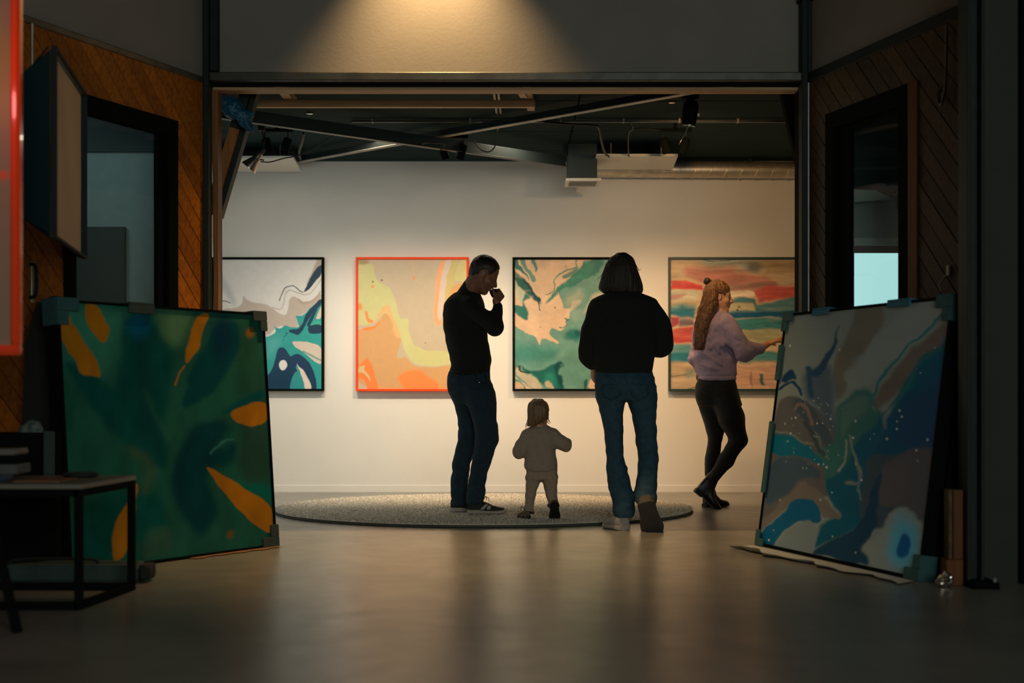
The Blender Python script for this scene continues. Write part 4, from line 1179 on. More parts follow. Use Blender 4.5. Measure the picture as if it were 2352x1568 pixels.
S = Sdf(lo, hi, .006)
S.loft(fg.rows(torso), .03); S.loft(fg.rows(larm), .025); S.loft(fg.rows(rarm), .025)
S.cap(fg.p(1352, 822, .05), fg.p(1363, 836, .09), .050, .036, .03); S.cap(fg.p(1520, 800, .06), rwr + np.array((.03, -.01, 0)), .055, .038, .03)
S.cap(fg.p(1434, 680, .03), fg.p(1434, 655, .03), .062, .070, 0, op='s')
S.bump(folds(7, 1.5), .010)
S.build('sweater', M['black_knit'], wom)
J = Sdf([lo[0], lo[1], .0], [hi[0], hi[1], 1.05], .006)
J.loft(fg.rows(hips), .03); J.loft(fg.rows(ll), .02, caps=.006); J.loft(fg.rows(rl), .02, caps=.006)
J.bump(folds(8, 2.6), .009)
J.build('jeans', M['denim'], wom)
for sx, px0, px1 in ((0, 1385, 1424), (1, 1450, 1489)):
    q = [(px0, 883), (px0, 908), ((px0 + px1) / 2, 919), (px1, 908), (px1, 883), (px0, 883)]
    MB().tube([fg.p(a, b_, -.131 if b_ < 900 else -.118) for a, b_ in q], .0022, 5).build('pocket_seam', M['denim_dark'], wom)
MB().tube([fg.p(1437, 866, -.118), fg.p(1437.5, 885, -.134), fg.p(1438, 905, -.118)], .0022, 5).build('back_seam', M['denim_dark'], wom)
Hh = Sdf(fg.p(1360, 690, -.16), fg.p(1490, 575, .22), .0045)
bob = [(581, 1421, 1437, .03, .035), (584, 1411, 1445, .03, .06), (589, 1404, 1451, .03, .078), (597, 1397, 1456, .03, .092), (610, 1390, 1462, .02, .104), (625, 1385, 1467, .02, .11), (640, 1380, 1471, .02, .112), (652, 1376.5, 1474, .02, .112), (662, 1374, 1477, .02, .11), (667, 1376, 1476.5, .02, .105), (673, 1388, 1474, .02, .10)]
Hh.loft(fg.rows(bob), 0, ex=2.1, caps=.004)
Hh.cap(HP(.02, 0, -.03), HP(.20, 0, -.10), .062, .085, 0, op='s')
Hh.cap(fg.p(1437, 676, -.03), fg.p(1437, 668, .05), .045, .05, 0, op='s')
Hh.bump(lambda x, y, z: .6 * vnoise(x * 75, y * 75, z * 5) + .4 * vnoise(x * 150 + 5, y * 150, z * 9), .006)
Hh.build('hair', M['hair_bob'], wom)
pth = []
for i in range(46):
    t = rng.uniform(-1, 1); px0 = 1431 + 40 * t; dy = -.085 * math.sqrt(max(0, 1 - t * t)) + .015
    pth.append([fg.p(px0, 640, dy), fg.p(1431 + 45 * t, 655, dy - .004), fg.p(1431 + (47 + rng.uniform(-2, 2)) * t, 669 + rng.uniform(-3, 6) - 4 * abs(t), dy)])
pth += [[fg.p(1396, 610, -.03), fg.p(1383, 630, -.04), fg.p(1371, 643, -.03)], [fg.p(1452, 596, -.02), fg.p(1464, 615, -.02), fg.p(1468, 622, -.02)], [fg.p(1460, 608, -.02), fg.p(1468, 620, -.02), fg.p(1472, 617, -.02)],
        [fg.p(1424, 583, .02), fg.p(1431, 581, .02), fg.p(1438, 584, .02)], [fg.p(1400, 598, -.02), fg.p(1390, 618, -.02), fg.p(1382, 640, -.02)]]
strands(wom, 'hair_strands', M['hair_bob'], pth, .0028)
shoe(wom, (fg.p(1432, 900, -.05)[0], 8.72, 0), (-.30, 1, 0), .27, 'sneaker', M['shoe_pale'], M['sole_pale'], wide=1.38)
o, b = shoe(wom, (fg.p(1489, 900, -.1)[0], 8.46, 0), (.12, 1, 0), .275, 'runner', M['shoe_taupe'], M['shoe_taupe'], pitch=math.radians(62), wide=1.46, tilt=math.radians(-13))

# ---------------------------------------------------------------- the child
fg = Fig(9.26)
kid = empty('person', (W(1242, 900, 9.26).x, 9.26, RUG_TOP), 'toddler in an oatmeal sweatshirt and beige leggings walking away on the rug', 'person')
lo = np.array([fg.p(1170, 0)[0], 9.26 - .22, .02]); hi = np.array([fg.p(1320, 0)[0], 9.26 + .24, .82])
torso = [(976, 1222, 1259, 0, .045), (983, 1212, 1268, 0, .065), (997, 1205, 1275, 0, .078), (1020, 1205, 1276, 0, .085), (1045, 1205, 1277, 0, .09), (1065, 1204, 1280.5, 0, .093), (1076, 1206, 1281, 0, .09), (1082, 1212, 1277, 0, .085)]
la = [fg.p(1212, 1000, .0), fg.p(1198, 1027, .0), fg.p(1192, 1040, .01)]; ra = [fg.p(1268, 998, .0), fg.p(1290, 1017, .0), fg.p(1299, 1024, .01)]
hips = [(1074, 1208, 1281, 0, .075), (1088, 1208, 1280, 0, .078), (1101, 1209, 1279, 0, .07)]
ll = [(1092, 1209, 1245, 0, .06), (1110, 1207.5, 1240, 0, .056), (1123, 1207, 1234.5, 0, .05), (1133, 1207, 1231, 0, .046), (1150, 1206, 1228, 0, .042), (1172, 1205, 1226, 0, .04), (1178, 1207, 1224, 0, .038)]
rl = [(1092, 1243, 1280, 0, .06), (1110, 1247, 1280, .0, .056), (1125, 1250, 1280, -.01, .05), (1140, 1254, 1280, -.015, .046), (1158, 1259, 1282, -.03, .042), (1168, 1261, 1281, -.04, .038)]
B = Sdf(lo, hi, .004)
hc = fg.p(1238, 951, .0)
HP, HR, HS = head(B, hc, (.35, .92, -.12), (0, .1, 1), .76)
B.ell(HP(-.01, 0, .026), np.array((.096, .074, .082)) * .76, .01, HR)
B.cap(HP(-.02, 0, -.06), fg.p(1241, 985, 0), .036, .04, .02)
B.loft(fg.rows(torso), .02, shrink=.010); B.loft(fg.rows(hips), .02, shrink=.008); B.loft(fg.rows(ll), .02, shrink=.009); B.loft(fg.rows(rl), .02, shrink=.009)
B.chain(la, [.03, .026, .022], .01); B.chain(ra, [.03, .026, .022], .01)
hand(B, la[2], (-.05, 1, .05), (.9, 0, -.2), .48, .4, 1); hand(B, ra[2], (.05, 1, .1), (-.9, 0, -.2), .48, .4, -1)
B.build('body', M['skin_light'], kid)
face_bits(kid, HP, HS, M['hair_blond'])
S = Sdf(lo, hi, .005)
S.loft(fg.rows(torso), .02)
S.chain(la, [.042, .044, .042], .02); S.chain(ra, [.044, .043, .040], .02)
S.cap(fg.p(1193, 1036, .0), fg.p(1186, 1031, .02), .030, .022, .02); S.cap(fg.p(1300, 1022, 0), fg.p(1305, 1014, .02), .030, .020, .02)
S.cap(fg.p(1241, 984, 0), fg.p(1241, 968, 0), .040, .05, 0, op='s')
S.bump(folds(13, 1.3), .007)
S.build('sweatshirt', M['oat'], kid)
J = Sdf(lo, [hi[0], hi[1], .45], .005)
J.loft(fg.rows(hips), .02); J.loft(fg.rows(ll), .02); J.loft(fg.rows(rl), .02)
J.bump(folds(13, 2.6), .006)
J.build('leggings', M['oat_legs'], kid)
Hh = Sdf(hc - .15, hc + .15, .004)
hr = [(916, 1227, 1244, .0, .045), (918.5, 1220.5, 1250.5, 0, .064), (925, 1215, 1256.5, -.004, .080), (935, 1212, 1261, -.004, .088), (945, 1211.5, 1262, -.006, .088), (955, 1212, 1259.5, -.010, .082), (964, 1212.5, 1253, -.018, .066), (971, 1212, 1245, -.024, .048), (978, 1210, 1232, -.03, .03)]
Hh.loft(fg.rows(hr), 0, ex=2.1, caps=.004)
Hh.cap(HP(.06, 0, -.06), HP(.17, 0, -.03), .06, .08, 0, op='s'); Hh.ell(HP(.004, -.074, -.012), np.array((.036, .04, .04)) * .8, 0, HR, 's'); Hh.ell(HP(.004, .074, -.012), np.array((.036, .04, .04)) * .8, 0, HR, 's')
Hh.bump(lambda x, y, z: .6 * vnoise(x * 90, y * 90, z * 14) + .4 * vnoise(x * 190 + 5, y * 190, z * 22), .007)
Hh.build('hair', M['hair_blond'], kid)
pth = []
for i in range(60):
    t = rng.uniform(-1, 1); dy = -.070 * math.sqrt(max(0, 1 - t * t)) - .008
    j = rng.uniform(-1, 1)
    e = (1236 + 26 * t + (-5 if t < -.2 else 3) * rng.uniform(.2, 1.2), 972 + rng.uniform(-6, 9) + (5 if t < -.3 else -4))
    pth.append([fg.p(1237 + 14 * t, 924 + 4 * abs(t), dy * .6), fg.p(1237 + 24 * t + j, 945, dy), fg.p(1236 + 25 * t + 2 * j, 960, dy - .004), fg.p(e[0], e[1], dy + .01)])
pth += [[fg.p(1228, 921, 0), fg.p(1232, 916, .0), fg.p(1238, 920, 0)], [fg.p(1240, 920, 0), fg.p(1246, 916, 0), fg.p(1252, 922, 0)], [fg.p(1255, 965, -.02), fg.p(1260, 972, -.02), fg.p(1266, 969, -.02)], [fg.p(1218, 950, -.04), fg.p(1210, 970, -.03), fg.p(1205, 980, -.03)]]
strands(kid, 'hair_strands', M['hair_blond'], pth, .0026)
shoe(kid, (fg.p(1211, 900, -.0)[0], 9.21, RUG_TOP), (-.30, 1, 0), .15, 'sneaker', M['child_shoe'], M['leather'], wide=1.4)
o, b = shoe(kid, (fg.p(1272, 900, -.05)[0], 9.10, RUG_TOP), (.05, 1, 0), .15, 'runner', M['child_shoe'], M['rubber'], pitch=math.radians(58), wide=1.4)
for px_, py_, dy in ((1214, 1176, 0), (1271, 1160, -.035)):
    c = fg.p(px_, py_, dy)
    MB().tube([Vector(c) + Vector((.036 * math.cos(t), .04 * math.sin(t), .004 * math.sin(3 * t))) for t in np.linspace(0, 2 * math.pi, 19)], .007, 6).build('shoe_cuff', M['leather'], kid, smooth='all')

# ---------------------------------------------------------------- the woman in lilac
fg = Fig(10.40)
lil = empty('person', (W(1650, 900, 10.4).x, 10.4, 0), 'woman with long wavy hair and lilac sweater pointing at the striped painting', 'person')
lo = np.array([fg.p(1575, 0)[0], 10.4 - .42, -.01]); hi = np.array([fg.p(1800, 0)[0], 10.4 + .40, 1.74])
torso = [(711, 1638, 1664, .0, .06), (718, 1629, 1672, .0, .09), (728, 1621, 1679, 0, .115), (744, 1614, 1684, 0, .13), (773, 1602, 1688, 0, .13), (801, 1595, 1689, 0, .125), (824, 1592, 1692, 0, .12), (840, 1596, 1693, 0, .12), (855, 1601, 1692, 0, .118), (862, 1602, 1691, 0, .122), (874, 1604, 1691, 0, .124)]
ra = [fg.p(1668, 742, -.10), fg.p(1710, 808, -.17), fg.p(1744, 802, -.11)]
la = [fg.p(1612, 748, .12), fg.p(1597, 822, .14), fg.p(1608, 852, .20)]
hips = [(864, 1608, 1687, 0, .100), (880, 1600, 1690, -.0, .118), (899, 1596, 1694, 0, .122), (915, 1598, 1700, 0, .115), (932, 1603, 1706, 0, .10)]
rear = [(885, 1601, 1670, .03, .09), (915, 1599, 1668, .06, .09), (940, 1606, 1667, .06, .088), (967, 1615.5, 1667, .06, .08), (990, 1622, 1663, .06, .072), (1006, 1626, 1660, .06, .066), (1020, 1625, 1657, .06, .062), (1029, 1623, 1656, .06, .062), (1057, 1618, 1652, .065, .062), (1087, 1619, 1648, .07, .05), (1108, 1623, 1645, .07, .042)]
B = Sdf(lo, hi, .005)
hc = fg.p(1651, 681, -.01)
HP, HR, HS = head(B, hc, (.985, -.02, -.10), (.10, 0, 1), .93)
B.cap(HP(-.03, 0, -.06), fg.p(1650, 722, .01), .046, .052, .03)
B.loft(fg.rows(torso), .03, shrink=.014); B.loft(fg.rows(hips), .02, shrink=.032); B.loft(fg.rows(rear), .01, shrink=.024)
fl = [fg.p(1661, 905, -.05), fg.p(1680, 960, -.09), fg.p(1697, 1010, -.10), fg.p(1668, 1056, -.08), fg.p(1638, 1098, -.06)]
flr = [.100, .092, .060, .056, .042]
B.chain(fl, [r - .024 for r in flr], .01)
B.chain(ra, [.05, .042, .030], .02); B.chain(la, [.045, .036, .026], .02)
w0 = fg.p(1762, 790, -.06)
B.cap(ra[2], w0, .030, .024, .02)
hand(B, w0, (.90, .12, .34), (.35, .3, -.9), .92, .28, 1, curls=[.08, .35, .5, .6])
hand(B, la[2], (.5, .7, -.2), (0, 0, -1), .9, .5, 1)
B.build('body', M['skin_warm'], lil)
face_bits(lil, HP, HS, M['hair_dark'])
S = Sdf(lo, hi, .006)
S.loft(fg.rows(torso), .03)
S.chain(ra, [.070, .062, .040], .035); S.chain(la, [.06, .05, .036], .03)
S.cap(fg.p(1650, 715, .01), fg.p(1650, 700, .01), .052, .06, 0, op='s')
for a_, b_, r_ in (((1655, 738, -.125), (1662, 800, -.13), .012), ((1640, 735, -.12), (1632, 800, -.125), .012), ((1672, 752, -.135), (1676, 796, -.145), .014), ((1615, 812, -.115), (1660, 838, -.125), .012), ((1606, 838, -.11), (1650, 848, -.122), .010), ((1690, 772, -.20), (1712, 786, -.215), .014), ((1694, 790, -.215), (1722, 794, -.205), .013), ((1700, 805, -.215), (1726, 808, -.195), .012), ((1640, 790, -.125), (1668, 826, -.13), .012)):
    S.cap(fg.p(*a_), fg.p(*b_), r_, r_ * .6, .022)
S.bump(folds(11, 1.5), .014)
S.bump(lambda x, y, z: np.where((z < fg.p(0, 862)[2]) & (z > fg.p(0, 865)[2]), 1.0, 0.0), .006)
S.build('sweater', M['lilac'], lil)
J = Sdf([lo[0], lo[1], .1], [hi[0], hi[1], 1.02], .006)
J.loft(fg.rows(hips), .03); J.loft(fg.rows(rear), .03); J.chain(fl, flr, .03)
J.bump(folds(9, 2.2), .004)
J.build('leggings', M['legging'], lil)
Hh = Sdf(fg.p(1580, 815, -.20), fg.p(1690, 630, .2), .0045)
R_ = HR
Hh.ell(HP(-.018, 0, .036), np.array((.104, .084, .096)) * .93, 0, HR)
loc = None
q = Hh.sub(hc - .3, hc + .3); sl, X, Y_, Z = q
lc = [(X - hc[0]) * HR[i][0] + (Y_ - hc[1]) * HR[i][1] + (Z - hc[2]) * HR[i][2] for i in range(3)]
cut = -np.minimum((lc[2] + .02) - np.maximum(lc[0] - .0, 0) * 1.05, .088 - lc[0])
Hh.D[sl] = np.maximum(Hh.D[sl], np.broadcast_to(cut, Hh.D[sl].shape).astype(np.float32))
long = [(649, 1631, 1642, -.01, .04), (654, 1624, 1646, -.01, .062), (662, 1618.5, 1649, -.02, .08), (675, 1616, 1651, -.03, .09), (690, 1612, 1652, -.04, .092), (705, 1607, 1649, -.05, .09), (718, 1602, 1643, -.07, .075), (735, 1597, 1633, -.09, .06), (760, 1593, 1625, -.105, .045), (785, 1591, 1621, -.11, .036), (798, 1592, 1618, -.11, .026), (804, 1596, 1612, -.11, .014)]
Hh.loft(fg.rows(long), .02, ex=2.0, caps=.004)
Hh.ell(HP(.012, -.078, -.010), np.array((.030, .03, .034)) * .93, 0, HR, 's'); Hh.ell(HP(.012, .078, -.010), np.array((.030, .03, .034)) * .93, 0, HR, 's')
Hh.bump(lambda x, y, z: .5 * vnoise(x * 55 + 2 * np.sin(z * 40), y * 55, z * 14) + .5 * vnoise(x * 120, y * 120 + 3 * np.sin(z * 55), z * 16), .008)
Hh.build('hair', M['hair_long'], lil)
pth = []
for i in range(70):
    t = rng.uniform(-1, 1); ph = rng.uniform(0, 6.28); a = rng.uniform(1, 2.6)
    dy = -.03 - .085 * math.sqrt(max(0, 1 - t * t))
    p = []
    for py_ in (668, 690, 712, 732, 752, 772, 790, 803):
        xl = np.interp(py_, [660, 690, 718, 760, 804], [1619, 1612, 1602, 1593, 1594]); xr = np.interp(py_, [660, 690, 718, 760, 804], [1646, 1648, 1640, 1625, 1617])
        p.append(fg.p((xl + xr) / 2 + (xr - xl) / 2 * t + a * math.sin(py_ * .11 + ph), py_ - rng.uniform(0, 3), dy - .028 * (py_ - 668) / 60 if py_ < 728 else dy * .6 - .075))
    pth.append(p[:rng.integers(6, 9)])
strands(lil, 'hair_strands', M['hair_long'], pth, .0038)
Bn = Sdf(fg.p(1624, 645, 0) - .06, fg.p(1624, 645, 0) + .06, .004)
Bn.ell(fg.p(1624.5, 646, -.01), (.028, .028, .027), .01); Bn.cap(fg.p(1628, 648, -.01), fg.p(1637, 652, -.01), .018, .02, .01)
Bn.bump(lambda x, y, z: vnoise(x * 110, y * 110, z * 110), .006)
Bn.build('hair_bun', M['hair_dark'], lil)
shoe(lil, (fg.p(1616, 900, .07)[0], 10.46, 0), (.84, .54, 0), .24, 'boot', M['leather'], M['rubber'])
o, b = shoe(lil, (fg.p(1641, 900, -.06)[0] - .2, 10.33, 0), (1, .10, 0), .25, 'boot', M['leather'], M['rubber'], pitch=math.radians(40))
# ------------------------------------------------------------------ rug
rug = empty('rug', (-.2, 10.2, 0), 'large round cream shag rug on the gallery floor under the man and toddler', 'rug')
RX, RY = 1.5, 1.32
t = np.linspace(0, 2 * math.pi, 97)[:-1]
MB().loft([[Vector((-.2 + RX * k * math.cos(a), 10.2 + RY * k * math.sin(a), z)) for a in t] for k, z in ((.985, 0.001), (.994, .003), (.994, .008), (.985, .016))]).build('backing', mat('rug_edge_binding', (.10, .10, .085), .9), rug)
MB().loft([[Vector((-.2 + RX * k * math.cos(a), 10.2 + RY * k * math.sin(a), z)) for a in t] for k, z in ((.982, .014), (.99, .018), (.985, .024), (.97, .026))]).build('pile_base', M['rug'], rug)
N = 46000
rr_ = np.sqrt(rng.uniform(0, 1, N)) * .990; th_ = rng.uniform(0, 2 * math.pi, N)
bx = -.2 + RX * rr_ * np.cos(th_); by = 10.2 + RY * rr_ * np.sin(th_)
hgt = rng.uniform(.006, .012, N); la_ = rng.uniform(0, 2 * math.pi, N); ll_ = rng.uniform(.004, .014, N); ang = rng.uniform(0, math.pi, N); wd_ = rng.uniform(.003, .0055, N)
ux, uy = np.cos(ang) * wd_, np.sin(ang) * wd_
lx, ly = np.cos(la_) * ll_, np.sin(la_) * ll_
V = np.zeros((N, 6, 3))
for k_, (zf, lf, wf) in enumerate(((0, 0, 1.0), (1.0, .4, 1.1), (.75, 1.0, .7))):
    zz_ = .022 + hgt * zf
    V[:, 2 * k_] = np.stack([bx + lx * lf - ux * wf, by + ly * lf - uy * wf, zz_], 1); V[:, 2 * k_ + 1] = np.stack([bx + lx * lf + ux * wf, by + ly * lf + uy * wf, zz_], 1)
V -= np.array([-.2, 10.2, 0])
b6 = (np.arange(N) * 6)[:, None]
o = np_mesh('pile', V.reshape(-1, 3), np.concatenate([b6 + np.array([[0, 1, 3, 2]]), b6 + np.array([[2, 3, 5, 4]])]), M['rug'], rug, True); o['kind'] = 'stuff'

# ------------------------------------------------------------------ painted surfaces
def noise2(x, y, seed):
    return vnoise(x + seed * 13.7, y + seed * 5.1, np.full_like(x, seed * 3.3))


def fbm(x, y, seed, o=4):
    r = 0; a = .55
    for i in range(o):
        r = r + a * noise2(x * 2 ** i, y * 2 ** i, seed + i); a *= .5
    return r


def poly_sd(px, py, poly):
    n = len(poly); d = np.full(px.shape, 1e9); inside = np.zeros(px.shape, bool)
    for i in range(n):
        ax_, ay = poly[i]; bx_, by_ = poly[(i + 1) % n]
        ex, ey = bx_ - ax_, by_ - ay
        tt = np.clip(((px - ax_) * ex + (py - ay) * ey) / max(ex * ex + ey * ey, 1e-9), 0, 1)
        d = np.minimum(d, (px - ax_ - tt * ex) ** 2 + (py - ay - tt * ey) ** 2)
        c = (ay > py) != (by_ > py)
        xx = ax_ + (py - ay) / np.where(abs(by_ - ay) < 1e-9, 1e-9, by_ - ay) * ex
        inside ^= c & (px < xx)
    return np.where(inside, -1, 1) * np.sqrt(d)


def line_sd(px, py, pts):
    d = np.full(px.shape, 1e9)
    for i in range(len(pts) - 1):
        ax_, ay = pts[i]; ex, ey = pts[i + 1][0] - ax_, pts[i + 1][1] - ay
        tt = np.clip(((px - ax_) * ex + (py - ay) * ey) / max(ex * ex + ey * ey, 1e-9), 0, 1)
        d = np.minimum(d, (px - ax_ - tt * ex) ** 2 + (py - ay - tt * ey) ** 2)
    return np.sqrt(d)


class Canvas:
    """colours a fine grid; strokes are given in the painting's own sketch coordinates"""
    def __init__(s, quad, n, m, bg, light, warp=(8, .012), seed=1, aniso=(1, 1)):
        # quad: sketch coordinates of the corners TL, TR, BR, BL; homography from the unit square
        (x0, y0), (x1, y1), (x2, y2), (x3, y3) = quad
        dx1, dx2, sx = x1 - x2, x3 - x2, x0 - x1 + x2 - x3
        dy1, dy2, sy = y1 - y2, y3 - y2, y0 - y1 + y2 - y3
        den = dx1 * dy2 - dx2 * dy1
        g = (sx * dy2 - dx2 * sy) / den; h = (dx1 * sy - sx * dy1) / den
        u, v = np.meshgrid(np.linspace(0, 1, n), np.linspace(0, 1, m))
        w = g * u + h * v + 1
        s.x = ((x1 - x0 + g * x1) * u + (x3 - x0 + h * x3) * v + x0) / w
        s.y = ((y1 - y0 + g * y1) * u + (y3 - y0 + h * y3) * v + y0) / w
        s.u, s.v, s.n, s.m = u, v, n, m
        s.light = np.array(light, float); s.seed = seed
        f = warp[1]
        s.wx = s.x + warp[0] * aniso[0] * fbm(s.x * f * aniso[1], s.y * f, seed); s.wy = s.y + warp[0] * fbm(s.x * f * aniso[1] + 40, s.y * f, seed + 9)
        s.c = np.zeros((m, n, 3)); s.c[:] = s.col(bg)
        s.f = f; s.aniso = aniso

    def col(s, c):
        return np.clip(lin(c) / s.light, .002, .95)

    def lay(s, sd, c, soft, alpha=1.0, streak=0.0):
        a = np.clip(.5 - sd / soft, 0, 1) * alpha
        a = a * a * (3 - 2 * a)
        if streak:
            a = a * np.clip(1 + streak * fbm(s.x * s.f * 1.3 * s.aniso[1], s.y * s.f * 3.0, s.seed + 21), 0, 1)
        s.c += (s.col(c) - s.c) * a[..., None]

    rounds = 2

    @staticmethod
    def soften(p, n=2):
        for _ in range(n):      # round the corners of an outline
            p = [q for i in range(len(p)) for a, b in ((p[i], p[(i + 1) % len(p)]),) for q in ((a[0] * .78 + b[0] * .22, a[1] * .78 + b[1] * .22), (a[0] * .22 + b[0] * .78, a[1] * .22 + b[1] * .78))]
        return p
    def poly(s, p, c, soft=5, alpha=1.0, streak=0.0): s.lay(poly_sd(s.wx, s.wy, s.soften(p, s.rounds)), c, soft, alpha, streak)
    def line(s, p, c, w, soft=4, alpha=1.0): s.lay(line_sd(s.wx, s.wy, [(q.x, q.y) for q in smooth_path([(a[0], a[1], 0) for a in p], 4)]) - w / 2, c, soft, alpha)
    def ell(s, c, r, col, soft=5, alpha=1.0):
        k = np.sqrt(((s.wx - c[0]) / r[0]) ** 2 + ((s.wy - c[1]) / r[1]) ** 2)
        s.lay((k - 1) * min(r), col, soft, alpha)
    def dots(s, pts, r, c):
        for p in pts: s.lay(np.hypot(s.x - p[0], s.y - p[1]) - r * rng.uniform(.6, 1.3), c, 3)
    def brush(s, amp, fx, fy): s.c *= (1 + amp * fbm(s.wx * fx, s.wy * fy, s.seed + 51))[..., None]
    def mottle(s, amp, f):
        s.c *= (1 + amp * fbm(s.x * f, s.y * f, s.seed + 33))[..., None]

    def place(s, name, TL, TR, BR, BL, m, parent):
        TL, TR, BR, BL = [np.array(p, float) for p in (TL, TR, BR, BL)]
        u = s.u[..., None]; v = s.v[..., None]
        P = (1 - v) * ((1 - u) * TL + u * TR) + v * ((1 - u) * BL + u * BR)
        n, mm = s.n, s.m
        idx = np.arange(n * mm).reshape(mm, n)
        Fq = np.stack([idx[:-1, :-1], idx[1:, :-1], idx[1:, 1:], idx[:-1, 1:]], -1).reshape(-1, 4)
        return np_mesh(name, P.reshape(-1, 3) - np.array(world_loc(parent)), Fq, m, parent, False, s.c.reshape(-1, 3))

M['paint'] = attr_mat('acrylic_paint', .42, .12)
M['paint_gloss'] = attr_mat('varnished_paint', .5, .1, 0.0, .08)

def hung(label, x0, x1, mfr, cv, fw=.020, depth=.045):
    """a framed painting on the back wall; x0, x1, z from the wall's own measurements"""
    zt, zb = 1.992, .857
    r = empty('framed_painting', ((x0 + x1) / 2, 12.075, zb), label, 'painting', 'framed paintings on the gallery wall')
    yf = 12.1 - depth - .012
    for lo_, hi_ in (((x0, yf, zt - fw), (x1, 12.088, zt)), ((x0, yf, zb), (x1, 12.088, zb + fw)), ((x0, yf, zb + fw), (x0 + fw, 12.088, zt - fw)), ((x1 - fw, yf, zb + fw), (x1, 12.088, zt - fw))):
        MB().box(lo_, hi_, .002).build('frame_bar', mfr, r)
    MB().box((x0 + fw, yf + .014, zb + fw), (x1 - fw, 12.088, zt - fw)).build('stretcher', M['white_metal'], r)
    MB().box((x0 + .1, 12.086, zb + .1), (x1 - .1, 12.1, zt - .1)).build('hanging_batten', M['timber'], r)
    y = yf + .012
    cv.place('canvas', (x0 + fw, y, zt - fw), (x1 - fw, y, zt - fw), (x1 - fw, y, zb + fw), (x0 + fw, y, zb + fw), M['paint'], r)
    return r

# 1: white, taupe, teal and navy pour
LW = lin((205, 192, 166)) / .80 * np.array((1.42, 1.42, 1.52))
c = Canvas(((19, 150), (1126, 150), (1110, 1455), (19, 1455)), 250, 290, (200, 190, 168), lin((185, 178, 158)) / .80 * 1.28, (12, .011), 1)
c.poly([(75, 240), (110, 300), (180, 420), (260, 560), (230, 650), (140, 520), (75, 420)], (165, 165, 150), 60, .7)
c.poly([(310, 500), (345, 560), (420, 590), (540, 600), (600, 640), (690, 700), (760, 725), (785, 640), (790, 560), (830, 520), (900, 560), (960, 600), (1060, 560), (1115, 480), (1120, 560), (1000, 640), (930, 710), (850, 720), (900, 780), (880, 840), (760, 850), (700, 820), (640, 860), (560, 930), (19, 930), (19, 660), (300, 640)], (170, 152, 128), 12)
c.poly([(960, 400), (1040, 260), (1075, 150), (1126, 150), (1126, 240), (1040, 330), (985, 440)], (170, 150, 122), 10)
c.poly([(870, 540), (960, 590), (1060, 540), (1115, 460), (1115, 500), (1060, 570), (960, 620), (880, 580)], (160, 140, 115), 12)
c.poly([(540, 930), (600, 920), (660, 890), (640, 850), (615, 815), (650, 850), (700, 855), (740, 815), (800, 840), (900, 840), (870, 760), (845, 720), (930, 720), (1000, 640), (1160, 520), (1300, 700), (1300, 1700), (-200, 1700), (-200, 950), (300, 940)], (40, 135, 118), 5)
c.poly([(540, 930), (700, 900), (720, 1000), (640, 1100), (540, 1200)], (90, 160, 145), 120, .5)
c.poly([(805, 975), (900, 985), (990, 985), (1120, 1030), (1120, 1220), (1040, 1180), (920, 1090), (850, 1040)], (190, 170, 142), 5)
c.line([(930, 1090), (1000, 1120), (1110, 1170)], (90, 130, 115), 14, 12)
c.poly([(1120, 600), (1085, 690), (1055, 760), (1120, 750)], (195, 170, 140), 5)
c.poly([(1010, 790), (1120, 770), (1120, 830), (1000, 825)], (55, 150, 110), 10)
c.poly([(1130, 195), (1080, 230), (1030, 300), (980, 400), (930, 490), (970, 470), (1040, 400), (1130, 290)], (15, 42, 58), 5)
c.poly([(1125, 545), (1040, 610), (960, 700), (930, 800), (880, 860), (800, 860), (770, 880), (830, 910), (880, 918), (930, 860), (985, 760), (1030, 680), (1125, 600)], (12, 45, 62), 5)
c.poly([(1050, 640), (1085, 640), (1030, 760), (1000, 830), (965, 830), (1000, 740)], (14, 50, 66), 5)
c.poly([(1000, 815), (1125, 815), (1125, 900), (990, 900), (978, 850)], (14, 45, 62), 5)
c.line([(690, 570), (720, 500), (750, 440), (830, 415), (890, 470), (930, 485)], (50, 70, 75), 9, 4)
c.line([(610, 640), (690, 658), (735, 600), (755, 500), (800, 460), (900, 500), (980, 505), (1060, 430), (1120, 345)], (150, 135, 118), 7, 5)
c.line([(75, 580), (130, 572), (185, 595)], (60, 75, 75), 9, 4)
c.poly([(665, 1060), (700, 1040), (745, 1050), (800, 1140), (830, 1110), (880, 1110), (970, 1170), (1030, 1260), (1060, 1370), (1060, 1470), (1005, 1470), (960, 1350), (900, 1260), (860, 1210), (850, 1260), (920, 1330), (920, 1470), (200, 1470), (400, 1400), (565, 1330), (620, 1240)], (18, 48, 68), 5)
c.poly([(670, 1260), (800, 1240), (820, 1330), (780, 1470), (560, 1470), (580, 1350)], (5, 45, 62), 60)
c.poly([(850, 1270), (910, 1300), (922, 1360), (915, 1470), (780, 1470), (800, 1370)], (38, 125, 115), 5)
c.poly([(855, 1195), (885, 1240), (945, 1290), (988, 1370), (1010, 1470), (935, 1470), (930, 1370), (890, 1280)], (200, 180, 152), 5)
c.ell((722, 1218), (43, 51), (205, 195, 175), 5)
c.dots([(735, 935), (750, 920), (760, 900), (725, 965)], 7, (20, 50, 60)); c.mottle(.06, .02)
hung('white, taupe and teal poured painting in a thin black frame, beside the rough timber jamb', -2.545, -1.594, M['black'], c)
